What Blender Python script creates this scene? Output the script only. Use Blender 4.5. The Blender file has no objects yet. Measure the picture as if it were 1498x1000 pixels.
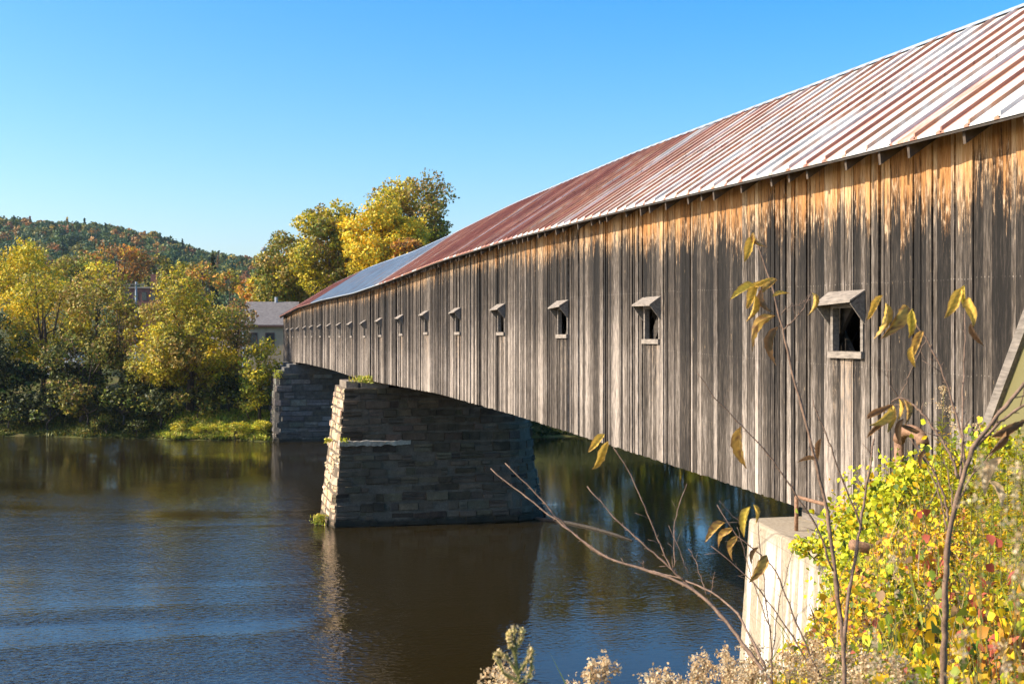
import bpy, math, random
import numpy as np
from mathutils import Vector, Matrix, Euler

SC = bpy.context.scene
COL = SC.collection
rng = np.random.default_rng(7)
random.seed(7)
R = math.radians

# ------------------------------------------------------------------ camera frame
F = 1800.0            # focal length in pixels of the 1498 px wide photograph
VX, YH, H0 = 288.0, 492.5, 10.2
TH = math.atan((749 - VX) / F)
FW = np.array([math.sin(TH), math.cos(TH), 0.0])
RT = np.array([math.cos(TH), -math.sin(TH), 0.0])
UPV = np.array([0, 0, 1.0])
WX = 9.3              # near wall of the bridge stands at x = WX
BW = 7.3              # bridge width


def ray(px, py):
    return FW + RT * (px - 749) / F + UPV * (YH - py) / F


def at_depth(px, py, D):
    p = ray(px, py) * D
    p[2] += H0
    return p


def at_z(px, py, z):
    v = ray(px, py)
    p = v * ((z - H0) / v[2])
    p[2] += H0
    return p


def at_x(px, py, X):
    v = ray(px, py)
    p = v * (X / v[0])
    p[2] += H0
    return p


def dr(D, r, z=0.0):
    p = FW * D + RT * r
    return np.array([p[0], p[1], z])


# ------------------------------------------------------------------ object helpers
def tag(o, label=None, cat=None, group=None, kind=None):
    if label: o['label'] = label
    if cat: o['category'] = cat
    if group: o['group'] = group
    if kind: o['kind'] = kind
    return o


def thing(name, label, cat, loc=(0, 0, 0), group=None, rz=0.0):
    o = bpy.data.objects.new(name, None)
    COL.objects.link(o)
    o.location = [float(v) for v in loc]
    o.rotation_euler = (0, 0, rz)
    o.empty_display_size = 0.3
    tag(o, label, cat, group)
    return o


def link(name, me, mat, parent=None):
    o = bpy.data.objects.new(name, me)
    COL.objects.link(o)
    if mat is not None and not me.materials:
        me.materials.append(mat)
    if parent is not None:
        o.parent = parent
    return o


def np_mesh(name, V, Fc, col=None, uv=None, smooth=False):
    """V (n,3), Fc (m,k) all faces with k corners, col (n,3|4) per vertex, uv (n,2) per vertex"""
    V = np.asarray(V, dtype=np.float32)
    Fc = np.asarray(Fc, dtype=np.int32)
    me = bpy.data.meshes.new(name)
    m, k = Fc.shape
    me.vertices.add(len(V))
    me.vertices.foreach_set('co', V.ravel())
    me.loops.add(m * k)
    me.loops.foreach_set('vertex_index', Fc.ravel())
    me.polygons.add(m)
    me.polygons.foreach_set('loop_start', np.arange(0, m * k, k, dtype=np.int32))
    me.polygons.foreach_set('loop_total', np.full(m, k, dtype=np.int32))
    if col is not None:
        col = np.asarray(col, dtype=np.float32)
        if col.shape[1] == 3:
            col = np.concatenate([col, np.ones((len(col), 1), np.float32)], 1)
        a = me.attributes.new('col', 'FLOAT_COLOR', 'POINT')
        a.data.foreach_set('color', col.ravel())
    if uv is not None:
        uv = np.asarray(uv, dtype=np.float32)
        l = me.uv_layers.new(name='UVMap')
        l.data.foreach_set('uv', uv[Fc.ravel()].ravel())
    me.update(calc_edges=True)
    me.validate()
    if smooth:
        me.polygons.foreach_set('use_smooth', np.ones(m, dtype=bool))
    return me


class MB:
    """collects mixed quads / tris, boxes, tubes into ONE mesh"""
    def __init__(s):
        s.v, s.f, s.c, s.uv = [], [], [], []

    def add(s, V, Fc, col=(1, 1, 1), uv=None):
        b = len(s.v)
        s.v.extend([tuple(map(float, p)) for p in V])
        s.f.extend([tuple(b + i for i in f) for f in Fc])
        col = tuple(map(float, col))
        if len(col) == 3: col = col + (1.0,)
        s.c.extend([col] * len(V))
        s.uv.extend(uv if uv is not None else [(p[1], p[2]) for p in V])

    BF = [(0, 3, 2, 1), (4, 5, 6, 7), (0, 1, 5, 4), (1, 2, 6, 5), (2, 3, 7, 6), (3, 0, 4, 7)]

    def hexa(s, P, col=(1, 1, 1), uv=None):
        s.add(P, s.BF, col, uv)

    def box(s, x0, x1, y0, y1, z0, z1, col=(1, 1, 1)):
        s.hexa([(x0, y0, z0), (x1, y0, z0), (x1, y1, z0), (x0, y1, z0),
                (x0, y0, z1), (x1, y0, z1), (x1, y1, z1), (x0, y1, z1)], col)

    def bar(s, a, b, w, h, col=(1, 1, 1), up=(0, 0, 1)):
        a, b = np.array(a, float), np.array(b, float)
        d = b - a; d /= np.linalg.norm(d)
        u = np.array(up, float)
        sd = np.cross(d, u); sd /= np.linalg.norm(sd)
        u = np.cross(sd, d)
        P = []
        for q in (a, b):
            for (i, j) in ((-1, -1), (1, -1), (1, 1), (-1, 1)):
                P.append(q + sd * i * w / 2 + u * j * h / 2)
        s.add(P, [(0, 1, 2, 3), (7, 6, 5, 4), (0, 4, 5, 1), (1, 5, 6, 2), (2, 6, 7, 3), (3, 7, 4, 0)], col)

    def tube(s, pts, rad, n=6, col=(1, 1, 1), cap=True):
        pts = [np.array(p, float) for p in pts]
        if not hasattr(rad, '__len__'): rad = [rad] * len(pts)
        V, Fc, ref = [], [], None
        for i, p in enumerate(pts):
            d = pts[min(i + 1, len(pts) - 1)] - pts[max(i - 1, 0)]
            d = d / (np.linalg.norm(d) + 1e-9)
            if ref is None:
                ref = np.cross(d, (0.31, 0.83, 0.46))
            ref = ref - d * np.dot(ref, d); ref /= np.linalg.norm(ref) + 1e-9
            q = np.cross(d, ref)
            for k in range(n):
                a = 2 * math.pi * k / n
                V.append(p + (ref * math.cos(a) + q * math.sin(a)) * rad[i])
        for i in range(len(pts) - 1):
            for k in range(n):
                k2 = (k + 1) % n
                Fc.append((i * n + k, i * n + k2, (i + 1) * n + k2, (i + 1) * n + k))
        if cap:
            Fc.append(tuple(range(n))[::-1])
            Fc.append(tuple(range((len(pts) - 1) * n, len(pts) * n)))
        s.add(V, Fc, col)

    def mesh(s, name, smooth=False):
        me = bpy.data.meshes.new(name)
        me.from_pydata(s.v, [], s.f)
        a = me.attributes.new('col', 'FLOAT_COLOR', 'POINT')
        a.data.foreach_set('color', np.array(s.c, dtype=np.float32).ravel())
        l = me.uv_layers.new(name='UVMap')
        li = np.zeros(len(me.loops), dtype=np.int32)
        me.loops.foreach_get('vertex_index', li)
        l.data.foreach_set('uv', np.array(s.uv, dtype=np.float32)[li].ravel())
        if smooth:
            me.polygons.foreach_set('use_smooth', np.ones(len(me.polygons), dtype=bool))
        me.update()
        return me

    def build(s, name, mat, parent=None, smooth=False):
        return link(name, s.mesh(name, smooth), mat, parent)


# ------------------------------------------------------------------ materials
class NT:
    def __init__(s, name):
        s.m = bpy.data.materials.new(name)
        s.m.use_nodes = True
        s.t = s.m.node_tree
        s.n, s.l = s.t.nodes, s.t.links
        s.bsdf = s.n['Principled BSDF']
        s.out = s.n['Material Output']

    def node(s, ty, **kw):
        n = s.n.new(ty)
        for k, v in kw.items():
            if k.startswith('i_'):
                n.inputs[k[2:].replace('_', ' ')].default_value = v
            else:
                setattr(n, k, v)
        return n

    def con(s, a, b): s.l.new(a, b)

    def val(s, sock, v):
        if hasattr(v, 'links'): s.con(v, sock)
        else: sock.default_value = v

    def math(s, op, a, b=0.0, c=None, clamp=False):
        n = s.node('ShaderNodeMath', operation=op, use_clamp=clamp)
        s.val(n.inputs[0], a); s.val(n.inputs[1], b)
        if c is not None: s.val(n.inputs[2], c)
        return n.outputs[0]

    def mix(s, fac, a, b, blend='MIX'):
        n = s.node('ShaderNodeMix', data_type='RGBA', blend_type=blend)
        s.val(n.inputs[0], fac)
        for sock, v in ((n.inputs[6], a), (n.inputs[7], b)):
            if hasattr(v, 'links'): s.con(v, sock)
            else: sock.default_value = (*v, 1.0) if len(v) == 3 else v
        return n.outputs[2]

    def ramp(s, fac, stops, interp='LINEAR'):
        n = s.node('ShaderNodeValToRGB')
        n.color_ramp.interpolation = interp
        e = n.color_ramp.elements
        while len(e) < len(stops): e.new(0.5)
        for el, (p, c) in zip(e, stops):
            el.position = p
            el.color = (*c, 1.0) if hasattr(c, '__len__') else (c, c, c, 1.0)
        s.con(fac, n.inputs[0])
        return n.outputs[0]

    def smooth(s, x, lo, hi):
        n = s.node('ShaderNodeMapRange', interpolation_type='SMOOTHSTEP')
        s.val(n.inputs[0], x); s.val(n.inputs[1], lo); s.val(n.inputs[2], hi)
        return n.outputs[0]

    def noise(s, vec, scale, detail=4, rough=0.55, dist=0.0):
        n = s.node('ShaderNodeTexNoise')
        n.inputs['Scale'].default_value = scale
        n.inputs['Detail'].default_value = detail
        n.inputs['Roughness'].default_value = rough
        n.inputs['Distortion'].default_value = dist
        if vec is not None: s.con(vec, n.inputs['Vector'])
        return n.outputs[0]

    def scaled(s, vec, sx, sy, sz, off=None):
        n = s.node('ShaderNodeVectorMath', operation='MULTIPLY')
        s.con(vec, n.inputs[0]); n.inputs[1].default_value = (sx, sy, sz)
        o = n.outputs[0]
        if off is not None:
            m = s.node('ShaderNodeVectorMath', operation='ADD')
            s.con(o, m.inputs[0]); s.con(off, m.inputs[1])
            o = m.outputs[0]
        return o

    def pos(s): return s.node('ShaderNodeNewGeometry').outputs['Position']
    def obj(s): return s.node('ShaderNodeTexCoord').outputs['Object']
    def attr(s): return s.node('ShaderNodeAttribute', attribute_name='col')
    def uv(s): return s.node('ShaderNodeUVMap').outputs[0]

    def bump(s, h, strength=0.5, dist=0.02):
        n = s.node('ShaderNodeBump')
        n.inputs['Strength'].default_value = strength
        n.inputs['Distance'].default_value = dist
        s.con(h, n.inputs['Height'])
        s.con(n.outputs[0], s.bsdf.inputs['Normal'])

    def done(s, color=None, rough=0.8, spec=0.3, metal=0.0):
        if color is not None:
            if hasattr(color, 'links'): s.con(color, s.bsdf.inputs['Base Color'])
            else: s.bsdf.inputs['Base Color'].default_value = (*color, 1)
        s.val(s.bsdf.inputs['Roughness'], rough)
        s.bsdf.inputs['Specular IOR Level'].default_value = spec
        s.bsdf.inputs['Metallic'].default_value = metal
        return s.m


def plain(name, color, rough=0.8, var=0.35, scale=6.0, spec=0.3, usecol=False, bump=0.3, stretch=(1, 1, 1)):
    n = NT(name)
    v = n.scaled(n.obj(), *stretch)
    f = n.noise(v, scale, 5, 0.6)
    lo = tuple(c * (1 - var) for c in color); hi = tuple(min(1, c * (1 + var)) for c in color)
    c = n.ramp(f, [(0.3, lo), (0.7, hi)])
    if usecol:
        c = n.mix(1.0, c, n.attr().outputs['Color'], 'MULTIPLY')
    if bump: n.bump(f, bump, 0.02)
    return n.done(c, rough, spec)


def mat_leaf(name, transl=0.35, rough=0.55):
    n = NT(name)
    a = n.attr().outputs['Color']
    n.done(a, rough, 0.25)
    t = n.node('ShaderNodeBsdfTranslucent')
    n.con(a, t.inputs['Color'])
    m = n.node('ShaderNodeMixShader')
    m.inputs[0].default_value = transl
    n.con(n.bsdf.outputs[0], m.inputs[1]); n.con(t.outputs[0], m.inputs[2])
    n.con(m.outputs[0], n.out.inputs['Surface'])
    return n.m


def mat_siding():
    n = NT('weathered_boards')
    uv = n.uv()                                   # u = metres along the bridge, v = metres below the eave
    at = n.attr()
    sp = n.node('ShaderNodeSeparateColor'); n.con(at.outputs['Color'], sp.inputs[0])
    rnd, rnd2, fresh = sp.outputs[0], sp.outputs[1], sp.outputs[2]
    off = n.node('ShaderNodeCombineXYZ')
    n.con(n.math('MULTIPLY', rnd, 57.0), off.inputs[0]); n.con(n.math('MULTIPLY', rnd2, 31.0), off.inputs[1])
    off = off.outputs[0]
    sx = n.node('ShaderNodeSeparateXYZ'); n.con(uv, sx.inputs[0])
    t = sx.outputs[1]
    fine = n.noise(n.scaled(uv, 62, 2.8, 1, off), 1.0, 6, 0.70)
    mid = n.noise(n.scaled(uv, 17, 0.7, 1, off), 1.0, 6, 0.68)
    patch = n.noise(n.scaled(uv, 24, 4.5, 1, off), 1.0, 5, 0.68)
    broad = n.noise(n.scaled(uv, 0.35, 0.5, 1), 1.0, 3, 0.5)
    tone = n.math('MULTIPLY_ADD', fine, 0.60, n.math('MULTIPLY_ADD', mid, 0.42, n.math('MULTIPLY_ADD', patch, 0.30, -0.17)))
    tone = n.math('ADD', tone, n.math('MULTIPLY_ADD', rnd, 0.26, -0.13))
    tone = n.math('ADD', tone, n.math('MULTIPLY_ADD', n.smooth(t, 1.0, 4.6), 0.15, -0.060))
    tone = n.math('ADD', tone, n.math('MULTIPLY', n.smooth(sx.outputs[0], 14.0, 34.0), 0.025))
    tone = n.math('ADD', tone, n.math('MULTIPLY_ADD', broad, 0.22, -0.11))
    tone = n.math('MULTIPLY_ADD', tone, 1.18, -0.070)
    grey = n.ramp(tone, [(0.33, (0.014, 0.012, 0.010)), (0.47, (0.041, 0.033, 0.026)), (0.56, (0.086, 0.068, 0.052)),
                         (0.66, (0.165, 0.137, 0.112)), (0.78, (0.35, 0.29, 0.235)), (0.92, (0.54, 0.46, 0.38))])
    # sheltered band under the eave keeps its orange wood
    streak = n.noise(n.scaled(uv, 11, 0.8, 1, off), 1.0, 5, 0.68)
    edge = n.math('MULTIPLY_ADD', streak, 1.9, -0.36)
    edge = n.math('ADD', edge, n.math('MULTIPLY_ADD', rnd2, 0.40, -0.20))
    edge = n.math('ADD', edge, n.math('MULTIPLY_ADD', broad, 1.0, -0.5))
    edge = n.math('ADD', edge, n.math('MULTIPLY', n.smooth(sx.outputs[0], 15.0, 48.0), -0.42))
    m = n.math('SUBTRACT', edge, t)
    m = n.math('ADD', m, n.math('MULTIPLY_ADD', fine, 1.5, -0.75))
    m = n.math('ADD', m, n.math('MULTIPLY_ADD', patch, 0.9, -0.45))
    om = n.smooth(m, -0.40, 0.52)
    orange = n.ramp(n.math('MULTIPLY_ADD', fine, 0.8, n.math('MULTIPLY_ADD', rnd, 0.25, n.math('MULTIPLY', mid, 0.25))),
                    [(0.38, (0.13, 0.052, 0.016)), (0.52, (0.36, 0.155, 0.045)), (0.68, (0.51, 0.27, 0.105)), (0.85, (0.68, 0.47, 0.27))])
    c = n.mix(om, grey, orange)
    pale = n.math('MULTIPLY', n.smooth(n.math('SUBTRACT', 0.42, n.math('ABSOLUTE', m)), 0.1, 0.42), n.smooth(patch, 0.50, 0.62))
    c = n.mix(n.math('MULTIPLY', pale, 0.75), c, (0.58, 0.42, 0.27))
    # fresh boards below the sills
    ff = n.math('MULTIPLY', fresh, n.smooth(n.math('ADD', patch, n.math('MULTIPLY_ADD', n.smooth(t, 2.6, 5.2), -0.16, n.math('MULTIPLY_ADD', rnd, 0.2, -0.12))), 0.46, 0.64))
    c = n.mix(n.math('MULTIPLY', ff, 0.8), c, (0.34, 0.245, 0.165))
    # small pale splits and flakes, dark checks
    fl = n.noise(n.scaled(uv, 34, 4.0, 1, off), 1.0, 3, 0.55)
    c = n.mix(n.smooth(fl, 0.70, 0.78), c, (0.52, 0.36, 0.20))
    fl2 = n.noise(n.scaled(uv, 30, 0.8, 1, off), 1.0, 3, 0.5)
    c = n.mix(n.math('MULTIPLY', n.smooth(fl2, 0.33, 0.26), 0.85), c, (0.010, 0.008, 0.007))
    # rows of nail heads
    for tr in (1.75, 2.95, 4.2):
        row = n.math('LESS_THAN', n.math('ABSOLUTE', n.math('SUBTRACT', t, n.math('MULTIPLY_ADD', rnd2, 0.02, tr))), 0.009)
        dots = n.math('GREATER_THAN', n.math('SINE', n.math('MULTIPLY', sx.outputs[0], 82.0)), 0.75)
        c = n.mix(n.math('MULTIPLY', n.math('MULTIPLY', row, dots), n.math('MULTIPLY', rnd, 0.5)), c, (0.42, 0.36, 0.30))
    n.bump(n.math('ADD', fine, patch), 0.6, 0.015)
    return n.done(c, 0.85, 0.2)


def mat_roof():
    n = NT('galvanised_roof')
    uv = n.uv()                                   # u = metres along the bridge, v = metres up the slope
    sp = n.node('ShaderNodeSeparateColor'); n.con(n.attr().outputs['Color'], sp.inputs[0])
    rust, prnd, seam = sp.outputs[0], sp.outputs[1], sp.outputs[2]
    big = n.noise(n.scaled(uv, 1.6, 0.5, 1), 1.0, 5, 0.65)
    st = n.noise(n.scaled(uv, 22, 0.8, 1), 1.0, 4, 0.6)
    galv = n.ramp(st, [(0.3, (0.47, 0.455, 0.43)), (0.7, (0.72, 0.69, 0.65))])
    k = n.math('ADD', n.math('MULTIPLY_ADD', rust, 1.0, -0.55), n.math('MULTIPLY_ADD', big, 1.1, -0.5))
    k = n.math('ADD', k, n.math('MULTIPLY_ADD', st, 0.5, -0.25))
    k = n.math('ADD', k, n.math('MULTIPLY', seam, 0.62))
    kk = n.math('ADD', k, n.math('MULTIPLY_ADD', n.noise(n.scaled(uv, 12, 2.0, 1), 1.0, 4, 0.6), 0.6, -0.3))
    rcol = n.ramp(kk, [(0.02, (0.60, 0.36, 0.22)), (0.18, (0.46, 0.23, 0.13)), (0.42, (0.42, 0.205, 0.145)), (0.85, (0.31, 0.135, 0.095))])
    galv = n.mix(n.smooth(prnd, 1.2, 1.8), galv, n.mix(st, (0.24, 0.29, 0.34), (0.44, 0.49, 0.54)))
    c = n.mix(n.smooth(k, -0.02, 0.20), galv, rcol)
    sv_ = n.node('ShaderNodeSeparateXYZ'); n.con(uv, sv_.inputs[0])
    lap = n.math('LESS_THAN', n.math('ABSOLUTE', n.math('SUBTRACT', sv_.outputs[1], n.math('MULTIPLY_ADD', prnd, 0.5, 2.3))), 0.02)
    c = n.mix(n.math('MULTIPLY', lap, 0.55), c, (0.16, 0.09, 0.06))
    dirt = n.noise(n.scaled(uv, 3.0, 0.9, 1), 1.0, 5, 0.7)
    c = n.mix(1.0, c, n.ramp(dirt, [(0.3, 0.72), (0.6, 1.08)]), 'MULTIPLY')
    n.bump(n.math('ADD', st, dirt), 0.25, 0.015)
    return n.done(c, 0.55, 0.35)


def mat_stone(name, tint=(1, 1, 1), stain=True):
    n = NT(name)
    o = n.obj()
    f = n.noise(o, 2.2, 6, 0.65)
    g = n.noise(o, 14.0, 5, 0.65)
    c = n.mix(1.0, n.ramp(f, [(0.25, tuple(0.55 * x for x in tint)), (0.75, tuple(1.35 * x for x in tint))]), n.attr().outputs['Color'], 'MULTIPLY')
    c = n.mix(1.0, c, n.ramp(g, [(0.3, 0.7), (0.7, 1.25)]), 'MULTIPLY')
    if stain:
        s2 = n.noise(n.scaled(o, 1.2, 1.2, 0.3), 1.0, 4, 0.6)
        c = n.mix(n.math('MULTIPLY', n.smooth(n.noise(o, 0.75, 5, 0.65), 0.50, 0.62), 0.45), c, (0.135, 0.105, 0.072))
    sz_ = n.node('ShaderNodeSeparateXYZ'); n.con(n.pos(), sz_.inputs[0])
    wet = n.smooth(n.math('ADD', sz_.outputs[2], n.math('MULTIPLY_ADD', f, 0.5, -0.25)), 0.50, 0.22)
    c = n.mix(n.math('MULTIPLY', wet, 0.8), c, (0.022, 0.020, 0.012))
    n.bump(n.math('ADD', f, n.math('MULTIPLY', g, 0.5)), 0.9, 0.06)
    return n.done(c, 0.9, 0.2)


def mat_concrete():
    n = NT('lime_streaked_concrete')
    o = n.obj()
    s1 = n.noise(n.scaled(o, 1.0, 4.2, 0.16), 1.0, 5, 0.6)
    s2 = n.noise(n.scaled(o, 1, 11.0, 0.35), 1.0, 4, 0.6)
    g = n.noise(o, 18, 5, 0.6)
    sx = n.node('ShaderNodeSeparateXYZ'); n.con(n.pos(), sx.inputs[0])
    up = n.smooth(sx.outputs[2], 7.35, 6.6)
    base = n.mix(n.ramp(g, [(0.3, 0.0), (0.7, 1.0)]), (0.26, 0.205, 0.135), (0.42, 0.345, 0.245))
    k = n.math('MULTIPLY', n.smooth(n.math('ADD', s1, n.math('MULTIPLY_ADD', s2, 0.5, -0.25)), 0.46, 0.60), up)
    c = n.mix(k, base, (0.74, 0.70, 0.63))
    dk = n.smooth(n.noise(n.scaled(o, 1.5, 2.5, 0.6), 1.0, 4, 0.6), 0.60, 0.72)
    c = n.mix(n.math('MULTIPLY', dk, 0.4), c, (0.16, 0.13, 0.09))
    ln_ = n.math('LESS_THAN', n.math('FRACT', n.math('MULTIPLY', n.math('ADD', sx.outputs[2], n.math('MULTIPLY', s2, 0.01)), 1.55)), 0.02)
    c = n.mix(n.math('MULTIPLY', ln_, 0.45), c, (0.17, 0.14, 0.10))
    ck = n.node('ShaderNodeTexVoronoi', feature='DISTANCE_TO_EDGE'); n.con(n.scaled(o, .5, .5, .35, None), ck.inputs['Vector']); ck.inputs['Scale'].default_value = 1.3
    c = n.mix(n.math('MULTIPLY', n.smooth(ck.outputs['Distance'], 0.012, 0.004), 0.5), c, (0.12, 0.10, 0.075))
    n.bump(g, 0.5, 0.02)
    return n.done(c, 0.9, 0.2)


def mat_water():
    n = NT('river_water')
    p = n.pos()
    a = n.noise(n.scaled(p, 1.0, 1.4, 1), 3.4, 2, 0.5, 0.3)
    b = n.noise(n.scaled(p, 0.6, 1.5, 1), 1.1, 3, 0.5, 0.6)
    c = n.noise(n.scaled(p, 0.018, 0.055, 1), 1.0, 4, 0.6, 1.0)     # wind patches
    amp = n.math('MULTIPLY_ADD', n.smooth(c, 0.36, 0.62), 0.86, 0.14)
    px_ = n.node('ShaderNodeSeparateXYZ'); n.con(p, px_.inputs[0])
    amp = n.math('MULTIPLY', amp, n.math('SUBTRACT', 1.0, n.math('MULTIPLY', n.smooth(px_.outputs[0], 4.0, 12.0), 0.80)))   # sheltered under the bridge
    amp = n.math('MULTIPLY', amp, n.math('SUBTRACT', 1.0, n.math('MULTIPLY', n.smooth(px_.outputs[1], 60.0, 100.0), 0.40)))
    h = n.math('MULTIPLY', n.math('ADD', n.math('MULTIPLY', a, 1.25), n.math('MULTIPLY', b, 0.36)), amp)
    n.bump(h, 1.0, 0.040)
    n.bsdf.inputs['IOR'].default_value = 1.36
    return n.done((0.019, 0.0135, 0.0045), 0.02, 0.42)


def mat_ground():
    n = NT('bank_soil')
    p = n.pos()
    f = n.noise(p, 0.6, 6, 0.65)
    g = n.noise(p, 9.0, 5, 0.65)
    c = n.ramp(f, [(0.3, (0.035, 0.045, 0.012)), (0.5, (0.08, 0.085, 0.022)), (0.68, (0.14, 0.11, 0.045))])
    c = n.mix(1.0, c, n.ramp(g, [(0.3, 0.55), (0.7, 1.35)]), 'MULTIPLY')
    n.bump(g, 0.8, 0.05)
    return n.done(c, 0.95, 0.1)


M = dict(
    leaf=mat_leaf('leaf_foliage', 0.27),
    leafthick=mat_leaf('dry_leaf', 0.30, 0.5),
    fluff=mat_leaf('seed_fluff', 0.45, 0.8),
    bark=plain('bark', (0.10, 0.075, 0.055), 0.9, 0.5, 5.0, stretch=(1, 1, 0.3)),
    rafter=plain('rafter_wood', (0.10, 0.075, 0.055), 0.9, 0.4, 6.0),
    twig=plain('twig_bark', (0.185, 0.115, 0.075), 0.65, 0.5, 30.0, usecol=True, bump=0.2),
    stem=plain('green_stem', (0.16, 0.15, 0.04), 0.7, 0.4, 20.0),
    siding=mat_siding(),
    roof=mat_roof(),
    seam=None,
    timber=plain('grey_timber', (0.20, 0.17, 0.14), 0.85, 0.45, 4.0, stretch=(6, 1, 6)),
    palewood=plain('pale_weathered_wood', (0.25, 0.21, 0.17), 0.85, 0.4, 5.0, stretch=(6, 1, 6)),
    darkwood=plain('dark_timber', (0.055, 0.045, 0.036), 0.9, 0.4, 4.0, stretch=(4, 1, 4)),
    stone=mat_stone('pier_stone'),
    stone2=mat_stone('abutment_stone', (0.95, 0.97, 1.0)),
    concrete=mat_concrete(),
    water=mat_water(),
    ground=mat_ground(),
    rustpipe=plain('rusty_pipe', (0.27, 0.15, 0.085), 0.75, 0.4, 25.0),
    blackpipe=plain('dark_pipe', (0.03, 0.03, 0.03), 0.6, 0.4, 25.0),
    olive=plain('olive_paint', (0.165, 0.145, 0.060), 0.6, 0.06, 2.0, bump=0.05),
    cream=plain('cream_clapboard', (0.46, 0.36, 0.235), 0.8, 0.1, 2.0, bump=0.1, usecol=True),
    litgable=plain('sunlit_gable', (0.50, 0.42, 0.36), 0.8, 0.1, 2.0),  # sunlight on the house's gable side put into the wall colour
    shingle=plain('grey_shingles', (0.16, 0.145, 0.14), 0.9, 0.35, 3.0, stretch=(1, 1, 4)),
    brown=plain('brown_trim', (0.11, 0.06, 0.045), 0.7, 0.2, 3.0),
    white=plain('white_paint', (0.72, 0.72, 0.70), 0.6, 0.08, 3.0, bump=0.05),
    brick=plain('red_brick', (0.19, 0.085, 0.065), 0.9, 0.3, 3.0),
    glass=None,
    steel=plain('grey_steel', (0.35, 0.37, 0.40), 0.5, 0.15, 3.0),
)
g = NT('dark_window_glass'); g.done((0.05, 0.06, 0.06), 0.08, 0.5); M['glass'] = g.m

# ------------------------------------------------------------------ terrain
RS = [(-500, 258), (0, 322), (60, 328), (150, 333), (230, 346), (300, 371), (380, 382), (500, 388), (700, 390), (1000, 380), (1500, 390), (2200, 420)]


def hill_h(D, rr):
    q = 749 + F * rr / np.maximum(D, 1)
    yr = np.interp(q, [p[0] for p in RS], [p[1] for p in RS]) + 16
    top = (YH - yr) * 950.0 / F + 2.0
    k = np.clip((D - 230) / (950 - 230), 0, 1)
    k = k * k * (3 - 2 * k) * 0.75 + k * 0.25
    back = np.clip((D - 950) / 2500, 0, 1)
    return top * k * (1 - 0.7 * back)


def shore(rr):
    base = np.interp(rr, [-400, -60, -50, -37, -32, -24, 0, 20, 100, 400], [136, 128, 126.6, 123.6, 121.8, 120.6, 124, 131, 136, 150])
    return base + 0.5 * np.sin(rr * 0.61) + 0.35 * np.sin(rr * 1.37 + 1.0)


def redge(D):
    return np.interp(D, [-40, 0, 5, 6.5, 8, 10, 12, 16, 20, 40], [-4.5, -3.0, -0.5, 0.6, 1.5, 2.65, 3.5, 4.7, 5.6, 9])


def terrain(x, y):
    x = np.asarray(x, float); y = np.asarray(y, float)
    D = x * FW[0] + y * FW[1]
    rr = x * RT[0] + y * RT[1]
    g = -2.25 - 0.10 * np.clip(D - 5, 0, 30) + 0.30 * np.clip(rr - 2.2, -1, 4.2) * np.clip((D - 4) / 4, 0, 1) + 0.4 * np.clip((2 - D) / 2, 0, 1)
    near = H0 + g - 1.7 * np.clip(redge(D) - rr, 0, 200) - 1.4 * np.clip(y - 17.4, 0, 200)
    near = near + 0.06 * np.sin(x * 2.3 + y) + 0.05 * np.sin(y * 3.1 - x * 1.3)
    u = D - shore(rr)
    far = np.interp(u, [-40, -3, 0, 2, 9, 18, 40, 120], [-3, -1.0, 0.05, 0.6, 3.2, 5.2, 6.3, 7.5])
    far = far + hill_h(D, rr) + 0.25 * np.sin(x * 0.7) * np.sin(y * 0.6) * (u > 1)
    return np.maximum(np.maximum(near, far), -3.0)


def tz(p): return float(terrain(p[0], p[1]))


def axis(segs):
    out = []
    for a, b, st in segs:
        out += list(np.arange(a, b, st))
    out.append(segs[-1][1])
    return np.array(out)


xs = axis([(-3500, -700, 175), (-700, -100, 15), (-100, -14, 3), (-14, 22, 0.45), (22, 100, 3), (100, 700, 20), (700, 3500, 200)])
ys = axis([(-400, -40, 40), (-40, -6, 4), (-6, 24, 0.45), (24, 100, 6), (100, 190, 1.6), (190, 1100, 13), (1100, 4500, 200)])
GX, GY = np.meshgrid(xs, ys)
V = np.stack([GX.ravel(), GY.ravel(), terrain(GX, GY).ravel()], 1)
nx, ny = len(xs), len(ys)
I = np.arange(nx * ny).reshape(ny, nx)
Fq = np.stack([I[:-1, :-1].ravel(), I[:-1, 1:].ravel(), I[1:, 1:].ravel(), I[1:, :-1].ravel()], 1)
o = link('ground', np_mesh('ground', V, Fq, smooth=True), M['ground'])
tag(o, kind='structure')

me = np_mesh('river', [(-900, -300, 0), (900, -300, 0), (900, 420, 0), (-900, 420, 0)], [(0, 1, 2, 3)])
tag(link('river', me, M['water']), kind='structure')

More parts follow.
